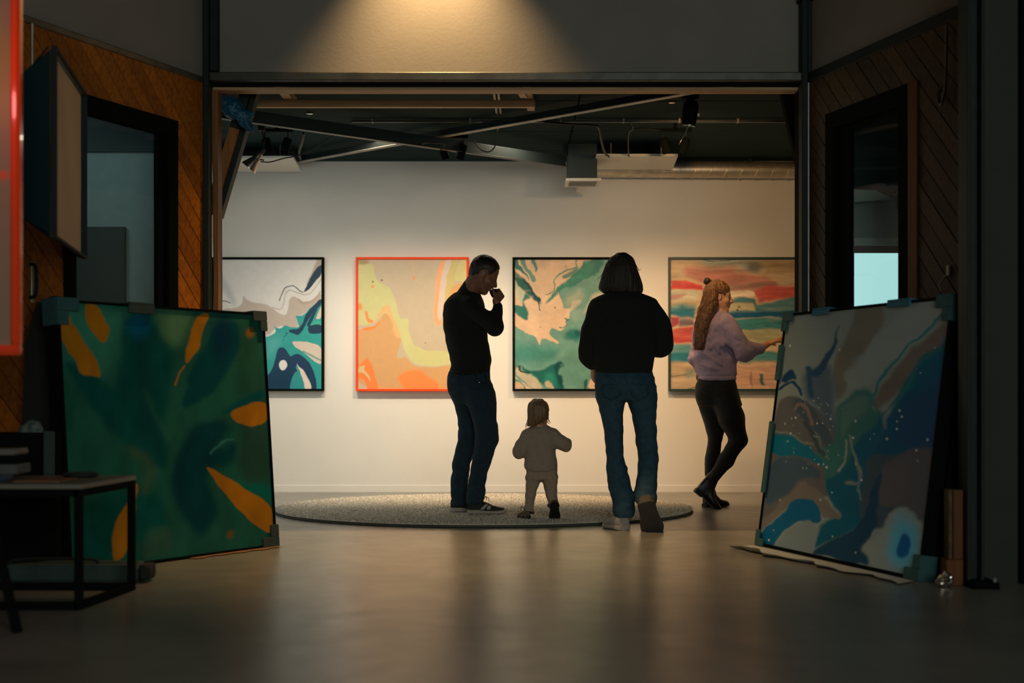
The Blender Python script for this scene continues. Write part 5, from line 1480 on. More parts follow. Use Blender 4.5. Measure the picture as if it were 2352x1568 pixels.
# 2: yellow and orange pour in an orange frame
c = Canvas(((145, 150), (1232, 150), (1232, 1455), (145, 1455)), 250, 290, (208, 178, 138), LW, (14, .009), 2)
c.poly([(145, 145), (260, 145), (220, 230), (180, 200), (145, 220)], (180, 150, 95), 40)
c.poly([(100, 190), (200, 200), (230, 190), (295, 190), (310, 290), (340, 380), (440, 420), (490, 470), (520, 560), (545, 680), (560, 740), (600, 740), (650, 745), (650, 860), (680, 950), (700, 1010), (830, 1070), (1000, 1065), (1060, 1090), (1300, 1060), (1300, 1210), (1060, 1215), (820, 1230), (700, 1200), (640, 1120), (600, 1060), (590, 940), (520, 860), (480, 740), (420, 680), (340, 740), (280, 800), (220, 820), (100, 800)], (214, 198, 126), 14)
c.poly([(100, 870), (200, 860), (300, 850), (345, 790), (400, 690), (450, 700), (500, 820), (530, 930), (590, 940), (560, 1030), (530, 1140), (570, 1150), (620, 1120), (680, 1200), (760, 1245), (1300, 1210), (1300, 1500), (100, 1500)], (222, 160, 98), 16)
c.poly([(330, 720), (430, 590), (470, 620), (500, 760), (590, 930), (520, 940), (470, 740), (420, 670), (350, 740), (300, 800)], (235, 178, 108), 25, .9)
c.poly([(205, 660), (240, 670), (250, 740), (300, 760), (290, 790), (240, 790)], (255, 142, 72), 16)
c.poly([(180, 845), (260, 830), (320, 820), (340, 770), (380, 765), (320, 850), (280, 870), (200, 875)], (255, 140, 68), 16)
c.ell((160, 625), (26, 36), (240, 150, 80), 20)
c.poly([(190, 1180), (240, 1140), (280, 1220), (320, 1340), (355, 1470), (240, 1470), (230, 1390), (190, 1350), (130, 1350), (130, 1300), (200, 1285), (130, 1260)], (255, 132, 62), 10)
c.poly([(145, 1240), (220, 1215), (200, 1270), (250, 1310), (275, 1390), (230, 1320), (190, 1285), (145, 1290)], (220, 190, 125), 10)
c.poly([(540, 1330), (640, 1270), (760, 1260), (840, 1320), (960, 1400), (960, 1470), (630, 1470), (560, 1400)], (255, 138, 66), 40)
c.poly([(960, 180), (1090, 145), (1060, 400), (1000, 600), (985, 825), (930, 820), (900, 720), (915, 500), (935, 300)], (255, 168, 108), 18)
c.poly([(1020, 150), (1085, 150), (1040, 320), (1000, 560), (985, 770), (950, 760), (940, 600), (970, 380)], (224, 195, 165), 14)
c.poly([(1085, 150), (1165, 150), (1080, 450), (1060, 600), (1000, 660), (1015, 480), (1040, 320)], (214, 184, 112), 14)
c.poly([(1165, 150), (1300, 150), (1300, 390), (1150, 365), (1100, 360)], (216, 194, 122), 10)
c.poly([(1080, 400), (1300, 380), (1300, 640), (1010, 620)], (228, 162, 92), 30)
c.line([(690, 150), (710, 300), (740, 365)], (225, 180, 130), 10, 10); c.ell((712, 338), (12, 20), (250, 150, 100), 8)
c.dots([(383, 360), (293, 375), (818, 992)], 8, (95, 80, 60)); c.ell((287, 418), (14, 14), (245, 140, 75), 8); c.mottle(.05, .02)
hung('yellow and orange poured painting in a fluorescent orange frame', -1.323, -.366, M['orange'], c, fw=.019, depth=.052)
# 3: green swirl on peach
c = Canvas(((130, 145), (1236, 145), (1236, 1462), (130, 1462)), 250, 290, (230, 184, 138), LW, (34, .012), 3)
c.poly([(850, 130), (1300, 130), (1300, 1500), (100, 1500), (100, 790), (200, 860), (310, 900), (350, 960), (400, 1020), (415, 945), (500, 980), (570, 1020), (590, 990), (510, 950), (480, 840), (560, 850), (610, 880), (660, 800), (650, 740), (700, 740), (700, 640), (620, 640), (600, 560), (570, 480), (640, 400), (760, 260), (820, 180)], (112, 150, 124), 12)
c.poly([(640, 520), (800, 420), (860, 520), (700, 640), (620, 620)], (165, 165, 130), 90, .8)
c.poly([(850, 140), (1080, 140), (960, 300), (880, 340), (760, 390), (640, 450), (520, 535), (455, 592), (440, 570), (520, 480), (650, 370), (760, 250)], (52, 124, 95), 26, .95, .5)
c.poly([(850, 140), (1060, 140), (980, 290), (900, 320), (940, 200)], (36, 105, 82), 50, .8)
c.poly([(680, 660), (720, 580), (800, 540), (820, 560), (760, 620), (710, 690)], (205, 182, 142), 30, .9)
c.poly([(880, 600), (940, 500), (1020, 470), (1040, 520), (940, 560), (870, 700), (835, 700)], (196, 180, 142), 34, .9)
c.poly([(740, 640), (860, 620), (850, 740), (760, 780), (700, 740)], (140, 165, 140), 60, .8)
c.poly([(100, 1000), (300, 1000), (600, 1050), (520, 1200), (100, 1200)], (70, 132, 108), 120, .9)
c.poly([(620, 1040), (1300, 1000), (1300, 1470), (640, 1470), (590, 1300)], (100, 142, 116), 100, .9)
c.poly([(100, 1190), (200, 1250), (320, 1290), (450, 1250), (540, 1210), (625, 1172), (600, 1260), (590, 1310), (630, 1330), (625, 1470), (520, 1470), (420, 1430), (330, 1330), (240, 1300)], (24, 98, 80), 30)
c.poly([(545, 1230), (625, 1172), (600, 1260), (585, 1310), (630, 1335), (620, 1460), (580, 1400), (560, 1300)], (5, 68, 62), 30)
c.poly([(420, 1320), (520, 1300), (560, 1380), (540, 1470), (440, 1470)], (38, 128, 98), 60, .9)
c.poly([(130, 1210), (200, 1270), (300, 1340), (400, 1390), (420, 1470), (300, 1460), (200, 1370), (130, 1290)], (200, 178, 138), 26)
c.poly([(440, 1400), (500, 1380), (530, 1470), (450, 1470)], (205, 175, 130), 22, .8)
c.poly([(100, 1330), (180, 1400), (270, 1470), (220, 1470), (100, 1380)], (90, 145, 118), 16)
c.poly([(100, 1370), (190, 1420), (250, 1470), (100, 1470)], (225, 178, 130), 10)
c.line([(150, 1225), (190, 1270), (240, 1300), (290, 1305)], (25, 60, 50), 14, 10)
c.poly([(130, 250), (200, 330), (290, 420), (380, 540), (395, 600), (340, 560), (280, 520), (200, 470), (120, 340)], (28, 92, 76), 26, 1, .4)
c.poly([(200, 330), (280, 400), (350, 490), (392, 550), (370, 590), (300, 470), (230, 400)], (8, 60, 58), 22)
c.line([(345, 545), (398, 648)], (30, 80, 68), 13, 6)
c.poly([(190, 130), (250, 130), (270, 220), (320, 300), (352, 372), (310, 385), (270, 290), (220, 230)], (110, 142, 116), 8)
c.poly([(310, 130), (345, 130), (360, 230), (357, 285), (330, 230)], (95, 135, 112), 8)
c.poly([(130, 130), (170, 130), (180, 200), (230, 260), (280, 360), (250, 330), (170, 240), (120, 240)], (50, 110, 90), 14)
c.poly([(200, 470), (310, 540), (240, 560), (230, 600), (262, 680), (280, 765), (200, 740), (100, 680), (100, 590), (220, 640)], (46, 112, 92), 24)
c.poly([(120, 330), (190, 440), (235, 560), (200, 600), (120, 490)], (190, 182, 142), 30, .85)
c.line([(770, 145), (742, 220), (640, 262), (560, 310), (525, 360), (540, 430), (520, 470), (455, 505)], (105, 138, 108), 12, 8)
c.poly([(600, 310), (700, 260), (770, 200), (780, 240), (700, 320), (620, 345)], (70, 125, 100), 20, .8)
c.ell((735, 915), (80, 62), (28, 108, 90), 70); c.ell((770, 900), (34, 34), (15, 80, 72), 30, .8)
c.line([(650, 745), (690, 745), (655, 770), (660, 810), (610, 840), (575, 830)], (70, 120, 98), 9, 6)
c.poly([(850, 1380), (885, 1360), (880, 1470), (845, 1470)], (24, 88, 74), 12); c.poly([(905, 1360), (1000, 1340), (1000, 1470), (890, 1470)], (222, 178, 132), 12)
c.brush(.22, .010, .014); c.dots([(392, 830), (540, 635), (180, 355), (648, 213)], 6, (80, 75, 55)); c.mottle(.06, .03)
hung('green swirling painting on a peach ground in a black frame, half behind the bob-haired woman', .004, .961, M['black'], c)
# 4: striped coral and teal landscape
c = Canvas(((170, 145), (1660, 145), (1660, 1465), (170, 1465)), 300, 290, (208, 160, 112), lin((205, 178, 136)) / .80 * np.array((1.45, 1.45, 1.75)), (46, .006), 4, (1.6, .55)); c.rounds = 0
P = lambda p, col, soft=24, a=1.0, st=.45: c.poly(p, col, soft * 1.5 + 6, a, st)
P([(440, 120), (900, 120), (1120, 180), (1100, 260), (960, 270), (880, 230), (560, 210)], (168, 150, 116), 60)
P([(900, 130), (1700, 130), (1700, 300), (1200, 300), (1120, 180)], (165, 125, 80), 90, .8)
P([(340, 230), (600, 225), (860, 230), (880, 290), (1200, 310), (1270, 420), (1100, 450), (700, 440), (500, 390), (350, 340)], (200, 118, 88), 60, 1, .2)
c.ell((1070, 225), (95, 50), (122, 108, 84), 50, .9)
P([(760, 380), (1260, 395), (1250, 440), (800, 455)], (162, 110, 84), 30)
P([(165, 375), (330, 372), (510, 400), (505, 455), (300, 450), (165, 452)], (222, 62, 48), 12, 1, .3)
P([(1040, 470), (1200, 425), (1455, 440), (1700, 430), (1700, 560), (1300, 560), (1120, 582), (1080, 520)], (196, 82, 64), 22)
P([(780, 458), (1060, 470), (1085, 520), (860, 532), (800, 540)], (242, 198, 148), 10, 1, 0)
P([(165, 460), (490, 455), (450, 560), (300, 550), (165, 560)], (205, 178, 132), 16)
P([(165, 500), (330, 490), (300, 530), (165, 545)], (195, 130, 105), 18)
P([(165, 600), (300, 570), (450, 600), (450, 660), (165, 690)], (110, 140, 120), 30)
P([(800, 568), (900, 532), (1060, 545), (1090, 605), (1300, 572), (1455, 545), (1700, 545), (1700, 690), (1060, 685), (760, 685), (1050, 600), (815, 598)], (76, 114, 104), 14)
P([(770, 603), (1050, 592), (1062, 670), (760, 672)], (195, 165, 114), 14, 1, .2)
P([(165, 650), (300, 590), (450, 640), (450, 742), (300, 748), (165, 705)], (30, 105, 106), 30)
P([(640, 695), (860, 680), (1700, 668), (1700, 742), (800, 737)], (12, 78, 94), 14, 1, .1)
P([(740, 742), (1700, 740), (1700, 845), (1000, 885), (840, 872)], (58, 114, 100), 26)
P([(165, 735), (270, 738), (262, 800), (165, 842)], (168, 60, 64), 16)
P([(270, 752), (430, 750), (430, 802), (260, 825)], (122, 96, 90), 18)
P([(165, 865), (300, 830), (420, 818), (420, 992), (165, 995)], (206, 68, 58), 18)
P([(420, 830), (620, 830), (620, 990), (400, 990)], (190, 95, 75), 40, .8)
P([(850, 892), (1250, 860), (1700, 860), (1700, 965), (1200, 1045), (900, 985)], (168, 148, 98), 26)
P([(165, 1010), (400, 1018), (410, 1192), (165, 1192)], (98, 138, 122), 26)
P([(165, 1120), (400, 1110), (400, 1196), (165, 1198)], (46, 116, 114), 18)
P([(850, 1132), (1220, 1092), (1700, 1098), (1700, 1192), (850, 1197)], (74, 120, 106), 18)
P([(830, 1210), (1300, 1205), (1300, 1470), (830, 1470)], (206, 140, 102), 70, .7)
c.ell((370, 1300), (70, 50), (152, 142, 108), 50, .8); c.line([(170, 1315), (330, 1300), (420, 1270)], (130, 115, 85), 8, 8)
c.poly([(1130, 1300), (1165, 1290), (1160, 1420), (1125, 1420)], (70, 95, 85), 18); c.ell((1030, 1360), (16, 90), (150, 105, 80), 20, .8)
c.line([(300, 1448), (430, 1440)], (90, 100, 80), 10, 10)
c.line([(500, 148), (860, 152)], (20, 62, 68), 8, 6); c.brush(.45, .004, .035); c.dots([(890, 630), (905, 630), (880, 660)], 8, (60, 60, 45)); c.mottle(.08, .02)
hung('striped coral, cream and teal painting in a dark teal frame, behind the woman in lilac', 1.326, 2.55, M['navy_frame'], c)

# ------------------------------------------------------------------ leaning paintings
class Lean:
    """local frame of a leaning panel: a along the bottom edge, b up its face, n out of its back"""
    def __init__(s, BL, BR, lean, height, z0=.004):
        BL = Vector((BL[0], BL[1], z0)); BR = Vector((BR[0], BR[1], z0)); s.o = BL
        s.a = (BR - BL); s.L = s.a.length; s.a.normalize()
        back = Vector((-s.a.y, s.a.x, 0))
        if back.y < 0: back = -back
        s.b = (UP * math.cos(lean) + back * math.sin(lean)).normalized(); s.n = s.a.cross(s.b).normalized()
        if s.n.dot(back) < 0: s.n = -s.n
        s.H = height
    def p(s, a, b, n): return s.o + s.a * a + s.b * b + s.n * n
    def box(s, mb, a0, a1, b0, b1, n0, n1, bev=.002): return mb.obox(s.p((a0 + a1) / 2, (b0 + b1) / 2, (n0 + n1) / 2), s.a, s.b, s.n, (a1 - a0, b1 - b0, n1 - n0), bev)


def leaning(name, label, fr, cv, m_paint, guards, depth=.075, fw=.014):
    r = empty(name, fr.p(fr.L / 2, 0, .02), label, 'painting', None)
    for q in ((0, fr.L, 0, fw), (0, fr.L, fr.H - fw, fr.H), (0, fw, fw, fr.H - fw), (fr.L - fw, fr.L, fw, fr.H - fw)):
        fr.box(MB(), q[0], q[1], q[2], q[3], 0, depth).build('frame_bar', M['black'], r)
    fr.box(MB(), fw, fr.L - fw, fw, fr.H - fw, .010, depth - .004).build('backing_board', M['black'], r)
    cv.place('canvas', fr.p(fw, fr.H - fw, .008), fr.p(fr.L - fw, fr.H - fw, .008), fr.p(fr.L - fw, fw, .008), fr.p(fw, fw, .008), m_paint, r)
    for g in guards:
        kind, m = g[0], g[-1]
        mb = MB(); t = .010
        if kind == 'corner':      # (corner, sa, sb, size): three-sided foam corner
            ca, cb, sz = g[1], g[2], g[3]
            a0 = 0 if ca == 0 else fr.L; sa = 1 if ca == 0 else -1
            b0 = 0 if cb == 0 else fr.H; sb = 1 if cb == 0 else -1
            A = lambda x: a0 + sa * x
            Bq = lambda x: b0 + sb * x
            def bx(x0, x1, y0, y1, n0, n1): fr.box(mb, min(A(x0), A(x1)), max(A(x0), A(x1)), min(Bq(y0), Bq(y1)), max(Bq(y0), Bq(y1)), n0, n1, .003)
            yb = -t if cb == 1 else -.003
            bx(-t, sz, yb, sz * .45, -t, 0); bx(-t, sz * .45, sz * .45, sz, -t, 0)
            bx(-t, -.0005, yb, sz, 0, depth + t); bx(-.0005, sz, yb, -.0003, 0, depth + t)
            bx(-t, sz, yb, sz * .45, depth, depth + t)
            mb.build('corner_guard', m, r)
        else:                      # (edge, side, centre, half length, lip)
            side, cc, hl, lip = g[1], g[2], g[3], g[4]
            if side == 'top':
                fr.box(mb, cc - hl, cc + hl, fr.H, fr.H + t, -t, depth + t, .003); fr.box(mb, cc - hl, cc + hl, fr.H - lip, fr.H, -t, 0, .003); fr.box(mb, cc - hl, cc + hl, fr.H - lip, fr.H, depth, depth + t, .003)
            elif side == 'left':
                fr.box(mb, -t, 0, cc - hl, cc + hl, -t, depth + t, .003); fr.box(mb, 0, lip, cc - hl, cc + hl, -t, 0, .003); fr.box(mb, 0, lip, cc - hl, cc + hl, depth, depth + t, .003)
            mb.build('edge_guard', m, r)
    return r

# left: dark green burst with orange strokes
frL = Lean((-2.045, 6.60), (-1.290, 7.82), math.radians(4.2), 1.285)
LL = np.array((.42, .34, .28)) * 1.32
c = Canvas(((262, 75), (1125, 150), (1190, 1138), (322, 1275)), 300, 280, (24, 66, 50), LL, (20, .008), 5)
c.poly([(240, 70), (560, 100), (540, 240), (450, 420), (330, 400), (270, 300)], (44, 96, 72), 130, .9)
c.poly([(700, 110), (860, 140), (780, 300), (690, 230)], (72, 98, 62), 70, .8)
c.poly([(860, 150), (1130, 160), (1180, 760), (1030, 560), (1020, 340)], (28, 60, 44), 60, .9)
c.poly([(540, 220), (560, 150), (650, 140), (700, 240), (760, 320), (740, 520), (700, 640), (740, 800), (660, 810), (600, 730), (460, 620), (330, 430), (275, 330), (330, 340), (440, 430), (520, 470)], (4, 56, 48), 44)
c.poly([(560, 180), (650, 180), (700, 520), (740, 780), (680, 790), (600, 560)], (2, 44, 40), 80, .8)
c.ell((605, 190), (48, 52), (3, 62, 76), 50)
c.poly([(1045, 165), (960, 190), (880, 280), (820, 400), (790, 560), (900, 500), (980, 400), (1040, 280)], (3, 50, 48), 30)
c.ell((965, 240), (46, 90), (2, 36, 46), 70)
c.poly([(1000, 520), (1140, 450), (1140, 510), (1020, 545), (960, 580)], (4, 58, 56), 30)
c.poly([(830, 620), (960, 590), (1010, 640), (930, 740), (1030, 690), (1030, 800), (900, 820), (920, 900), (960, 1000), (880, 1130), (820, 1060), (760, 960), (740, 820)], (3, 44, 44), 50)
c.poly([(300, 1000), (560, 890), (700, 890), (740, 1080), (620, 1120), (480, 1210), (320, 1300)], (3, 60, 50), 60)
c.poly([(1040, 560), (1160, 600), (1170, 860), (1040, 860)], (30, 54, 42), 60)
c.poly([(1000, 880), (1180, 880), (1190, 960), (1060, 900)], (6, 76, 62), 40)
c.poly([(640, 1080), (740, 1070), (780, 1180), (620, 1210)], (40, 66, 48), 50)
c.line([(640, 480), (720, 640), (750, 730)], (30, 70, 52), 26, 50, .6); c.line([(590, 740), (660, 800), (640, 900)], (60, 66, 36), 40, 60, .6)
c.line([(920, 750), (970, 700), (1010, 690)], (40, 88, 76), 8, 10)
OC = (142, 82, 12)
for p in ([(250, 115), (310, 130), (360, 220), (420, 340), (442, 418), (390, 410), (350, 390), (330, 330), (280, 270)], [(362, 70), (430, 85), (460, 150), (490, 200), (482, 250), (450, 258), (420, 220), (385, 160)],
          [(865, 140), (912, 140), (890, 210), (850, 310), (808, 362), (798, 330), (830, 220)], [(1000, 545), (1150, 502), (1150, 612), (1080, 630), (1008, 602)],
          [(885, 793), (960, 830), (1060, 900), (1180, 965), (1192, 1100), (1140, 1088), (1060, 1020), (980, 920)], [(590, 870), (612, 880), (602, 1000), (582, 1060), (556, 1210), (490, 1230), (498, 1090), (540, 1000), (572, 960)]):
    c.poly(p, OC, 9)
c.line([(802, 365), (768, 442)], OC, 7, 6); c.ell((1085, 228), (14, 20), (120, 70, 14), 16, .8); c.ell((1002, 1105), (16, 18), (100, 60, 14), 20, .7); c.brush(.30, .016, .007); c.mottle(.12, .012)
gl = [('corner', 0, 1, .12, M['guard']), ('corner', 1, 1, .10, M['guard_dark']), ('corner', 1, 0, .12, M['guard_dark']), ('edge', 'top', .52, .085, .045, M['guard_dark'])]
leaning('leaning_painting', 'dark green and teal painting with orange strokes leaning beside the low table', frL, c, M['paint_gloss'], gl, depth=.09, fw=.013)
# right: blue and grey pour
frR = Lean((1.358, 7.90), (1.825, 6.38), math.radians(7.8), 1.295)
LR = np.array((.215, .200, .175)) * 1.55
c = Canvas(((332, 182), (1077, 97), (974, 1430), (243, 1255)), 300, 280, (92, 100, 94), LR, (30, .010), 6)
P = lambda p, col, soft=18, a=1.0: c.poly(p, col, soft, a)
P([(1100, 290), (950, 400), (860, 540), (800, 700), (720, 720), (650, 820), (700, 920), (820, 900), (900, 800), (1060, 815), (1100, 440)], (6, 56, 74), 24)
P([(620, 900), (900, 800), (1070, 815), (1050, 1150), (800, 1190), (640, 1230)], (40, 55, 62), 20)
P([(290, 590), (340, 560), (420, 560), (500, 640), (570, 700), (600, 900), (560, 1050), (430, 1000), (330, 1100), (230, 1190), (280, 830)], (64, 64, 63), 14)
P([(640, 140), (800, 130), (720, 300), (630, 400), (600, 500), (570, 600), (540, 500), (570, 350), (620, 250)], (80, 78, 67), 26)
P([(1080, 190), (960, 280), (860, 400), (760, 530), (720, 580), (760, 640), (860, 520), (960, 400), (1080, 280)], (78, 70, 64), 26)
P([(720, 300), (850, 160), (1000, 100), (1050, 150), (900, 330), (760, 490), (640, 530), (600, 480)], (97, 105, 99), 24)
P([(420, 440), (540, 400), (560, 560), (590, 720), (560, 760), (470, 600), (410, 520)], (50, 66, 76), 50, .9)
P([(575, 205), (555, 290), (510, 370), (460, 430), (420, 455), (480, 480), (530, 400), (560, 320)], (20, 48, 70), 14)
P([(305, 478), (350, 425), (380, 422), (388, 482), (360, 468), (335, 495)], (14, 44, 66), 7); c.line([(300, 522), (340, 498), (375, 490), (415, 545)], (14, 44, 66), 14, 6); c.line([(430, 430), (445, 500), (470, 545)], (24, 54, 72), 20, 12)
P([(440, 560), (480, 640), (560, 780), (540, 830), (440, 700), (380, 620), (380, 570)], (44, 56, 64), 20)
c.line([(390, 620), (410, 590), (440, 620), (455, 700)], (92, 78, 66), 14, 14)
P([(580, 600), (640, 520), (720, 540), (760, 640), (720, 600), (800, 640), (760, 760), (700, 900), (600, 930), (560, 1100), (520, 900), (480, 820), (560, 780)], (34, 76, 72), 30)
P([(600, 580), (680, 540), (720, 600), (640, 700), (590, 760)], (58, 84, 78), 40, .8)
P([(1080, 270), (980, 350), (880, 470), (820, 600), (780, 700), (740, 830), (700, 900), (680, 1050), (700, 1170), (620, 1220), (560, 1250), (480, 1290), (500, 1200), (540, 1150), (610, 1140), (560, 1080), (520, 960), (600, 930), (650, 800), (720, 720), (800, 640), (900, 520), (1080, 400)], (2, 60, 76), 22)
P([(1080, 440), (960, 520), (880, 620), (830, 760), (900, 790), (960, 820), (1050, 805), (1060, 600)], (16, 50, 74), 26)
P([(1060, 300), (940, 420), (860, 560), (820, 680), (850, 540), (920, 420)], (22, 82, 66), 30, .8)
P([(1050, 820), (900, 800), (800, 880), (760, 1000), (800, 1100), (880, 1080), (940, 1100), (1000, 1190), (1030, 1000)], (62, 60, 61), 30)
P([(280, 735), (360, 735), (440, 790), (505, 845), (530, 905), (440, 850), (280, 832)], (0, 72, 88), 14)
c.line([(290, 730), (360, 728), (420, 780), (470, 790)], (80, 88, 74), 9, 8)
P([(280, 835), (440, 855), (520, 950), (430, 960), (330, 1050), (260, 1100)], (42, 58, 68), 20)
P([(235, 1180), (340, 1060), (420, 970), (500, 1000), (560, 1100), (610, 1145), (540, 1150), (480, 1060), (420, 1050), (330, 1110), (245, 1215)], (78, 74, 68), 12)
P([(235, 1225), (340, 1110), (420, 1040), (490, 1060), (530, 1150), (500, 1170), (430, 1140), (370, 1190), (310, 1280), (235, 1270)], (0, 62, 90), 10)
P([(320, 1290), (380, 1190), (450, 1140), (492, 1160), (500, 1230), (482, 1330)], (82, 94, 94), 8)
P([(490, 1290), (560, 1250), (700, 1170), (760, 960), (800, 900), (770, 1100), (750, 1230), (690, 1290), (745, 1330), (740, 1375), (485, 1320)], (10, 44, 62), 14)
P([(860, 1090), (920, 1090), (980, 1170), (1010, 1260), (1000, 1450), (850, 1410), (740, 1375), (740, 1325), (695, 1290), (710, 1260), (770, 1250), (800, 1160)], (98, 106, 100), 24)
c.ell((895, 1265), (72, 120), (60, 122, 140), 70); c.ell((900, 1275), (33, 62), (0, 64, 106), 14)
c.line([(1060, 150), (940, 270), (820, 420), (760, 490), (740, 540), (700, 570)], (26, 84, 84), 12, 8)
c.line([(620, 760), (605, 860), (590, 920)], (96, 106, 98), 10, 8); c.line([(640, 740), (660, 830), (670, 900), (665, 980), (620, 970)], (84, 92, 84), 14, 12); c.line([(665, 980), (690, 1060)], (70, 90, 86), 9, 8)
c.line([(470, 740), (500, 800), (540, 860)], (74, 84, 78), 8, 6); c.line([(430, 690), (470, 770), (520, 840)], (40, 50, 56), 16, 10)
dots = [(350, 322), (465, 583), (485, 690), (367, 738), (658, 680), (728, 765), (745, 742), (804, 766), (868, 660), (857, 630), (848, 718), (847, 682), (1006, 330), (946, 450), (428, 903), (512, 1055), (306, 1198), (286, 1245), (573, 1230), (681, 1308), (696, 962), (948, 870), (940, 820), (989, 770), (340, 692), (387, 662), (474, 750), (510, 690), (545, 670), (520, 885), (498, 885), (535, 900), (563, 1020), (330, 1055), (668, 885), (650, 760), (574, 340)]
c.dots(dots, 4, (150, 165, 150)); c.dots([(rng.uniform(320, 620), rng.uniform(560, 920)) for _ in range(40)], 2.2, (130, 145, 132)); c.mottle(.08, .012)
gr = [('corner', 0, 1, .10, M['guard']), ('corner', 1, 1, .115, M['guard']), ('corner', 0, 0, .085, M['guard']), ('corner', 1, 0, .115, M['guard']),
      ('edge', 'top', .41, .085, .028, M['guard_blue']), ('edge', 'top', 1.16, .10, .028, M['guard_blue']), ('edge', 'left', 1.02, .10, .035, M['guard']), ('edge', 'left', .49, .20, .035, M['guard'])]
leaning('leaning_painting', 'blue, grey and white poured painting leaning in front of the dark glazed door', frR, c, M['paint_gloss'], gr, depth=.07, fw=.014)
# its dark backing: a second framed panel stacked behind
fb = Lean((1.358 + .085 - .022, 7.90 + .026 + .072), (1.825 + .085, 6.38 + .026), math.radians(7.8), 1.270)
r = empty('stacked_panel', fb.p(fb.L / 2, 0, .04), 'black framed panel stacked behind the leaning blue painting, only its edges showing', 'panel')
for q in ((0, fb.L, 0, .05), (0, fb.L, fb.H - .05, fb.H), (0, .05, .05, fb.H - .05), (fb.L - .05, fb.L, .05, fb.H - .05)):
    fb.box(MB(), q[0], q[1], q[2], q[3], 0, .06).build('frame_bar', M['black'], r)
fb.box(MB(), .05, fb.L - .05, .05, fb.H - .05, .01, .05).build('board', M['black'], r)
mb = MB(); fb.box(mb, -.010, -.0005, -.003, .10, -.01, .07, .002); fb.box(mb, -.0005, .05, -.003, .10, -.01, -.0005, .002); mb.build('corner_guard', M['guard_blue'], r)

# ------------------------------------------------------------------ crumpled sheet under the blue painting
def sheet(name, outline_fn, nu, nv, m, label, cat, amp=.006, lip=.03, seed=1):
    V = []; 
    for j in range(nv):
        for i in range(nu):
            u = i / (nu - 1); v = j / (nv - 1)
            x, y = outline_fn(u, v)
            e = max(0, 1 - v * 8)
            z = .004 + amp * (.5 + .5 * float(fbm(np.array([x * 9.]), np.array([y * 9.]), seed)[0])) + lip * e * (.4 + .6 * abs(math.sin(u * 9 + seed))) * max(0, 1 - u * .9)
            V.append((x, y, z))
    idx = np.arange(nu * nv).reshape(nv, nu)
    Fq = np.stack([idx[:-1, :-1], idx[:-1, 1:], idx[1:, 1:], idx[1:, :-1]], -1).reshape(-1, 4)
    V = np.array(V); o0 = np.array([V[:, 0].mean(), V[:, 1].mean(), 0])
    o = np_mesh(name, V - o0, Fq, m, None, False); o.location = o0
    return tag(o, label, cat)
def out_r(u, v):
    a = Vector((1.175, 7.72, 0)).lerp(Vector((1.72, 6.27, 0)), u) + Vector((.022 * math.sin(u * 17) + .014 * math.sin(u * 41), .012 * math.sin(u * 23), 0))
    b = Vector((1.33, 7.86, 0)).lerp(Vector((1.80, 6.36, 0)), u)
    p = a.lerp(b, v); return p.x, p.y
sheet('crumpled_sheet', out_r, 80, 9, M['paper'], 'crumpled white plastic sheet on the floor under the leaning blue painting', 'sheet', .003, .030, 3)
def out_l(u, v):
    a = Vector((-1.61, 7.23, 0)).lerp(Vector((-1.245, 7.80, 0)), u) + Vector((.010 * math.sin(u * 27), -.006 * math.sin(u * 19), 0))
    b = Vector((-1.655, 7.245, 0)).lerp(Vector((-1.31, 7.80, 0)), u)
    p = a.lerp(b, v); return p.x, p.y
sheet('paper_strip', out_l, 50, 4, M['brown_paper'], 'thin strip of paper under the edge of the leaning green painting', 'paper', .002, .0, 5)

# ------------------------------------------------------------------ left front: table, easel, softbox and clutter
tb = empty('low_table', (-2.05, 5.82, 0), 'low black metal table with a pale top in front of the green painting', 'table')
fl_, fr_, br_, bl_ = Vector((-2.50, 5.55, 0)), Vector((-1.690, 5.55, 0)), Vector((-1.632, 6.10, 0)), Vector((-2.46, 6.12, 0))
TH = .47
for p in (fl_, fr_, br_, bl_): MB().bar(p, p + UP * TH, .030, .030, up=(0, 1, 0), bev=.002).build('leg', M['black'], tb)
for a, b in ((fl_, fr_), (fr_, br_), (br_, bl_), (bl_, fl_)):
    MB().bar(a + UP * .016, b + UP * .016, .030, .030, bev=.002).build('floor_rail', M['black'], tb)
    MB().bar(a + UP * (TH - .012), b + UP * (TH - .012), .030, .030, bev=.002).build('top_rail', M['black'], tb)
mb = MB(); mb.prism([Vector((p.x + dx, p.y + dy, TH + .003)) for p, dx, dy in ((fl_, -.016, -.016), (fr_, .016, -.016), (br_, .016, .016), (bl_, -.016, .016))], (0, 0, .018)); mb.build('table_top', M['table_top'], tb)
TZ = TH + .0215
tag(MB().box((-2.42, 5.72, TZ), (-2.055, 5.86, TZ + .028), .004).build('blue_box', M['tin_blue']), 'flat blue plastic box at the bottom of the stack on the low table', 'box')
cs = empty('tool_case', (-2.2, 5.8, TZ + .0285), 'grey case with a pale lid stacked on the blue box on the low table', 'case')
MB().box((-2.42, 5.70, TZ + .0285), (-1.985, 5.87, TZ + .068), .005).build('case_body', M['grey_box'], cs)
MB().box((-2.42, 5.72, TZ + .068), (-2.00, 5.86, TZ + .105), .002).build('case_insert', M['black'], cs)
MB().box((-2.43, 5.70, TZ + .105), (-1.995, 5.87, TZ + .130), .006).build('lid', M['table_top'], cs)
MB().box((-2.12, 5.694, TZ + .05), (-2.07, 5.700, TZ + .085), .002).build('latch', M['black'], cs)
def flat_sheet(name, x0, x1, y0, y1, z, m, lab, cat, h=.004):
    return tag(MB().box((x0, y0, z), (x1, y1, z + h), .001).build(name, m), lab, cat)
flat_sheet('paper_sheet', -1.985, -1.80, 5.66, 5.90, TZ, M['brown_paper'], 'brown paper lying on the low table beside the grey case', 'paper')
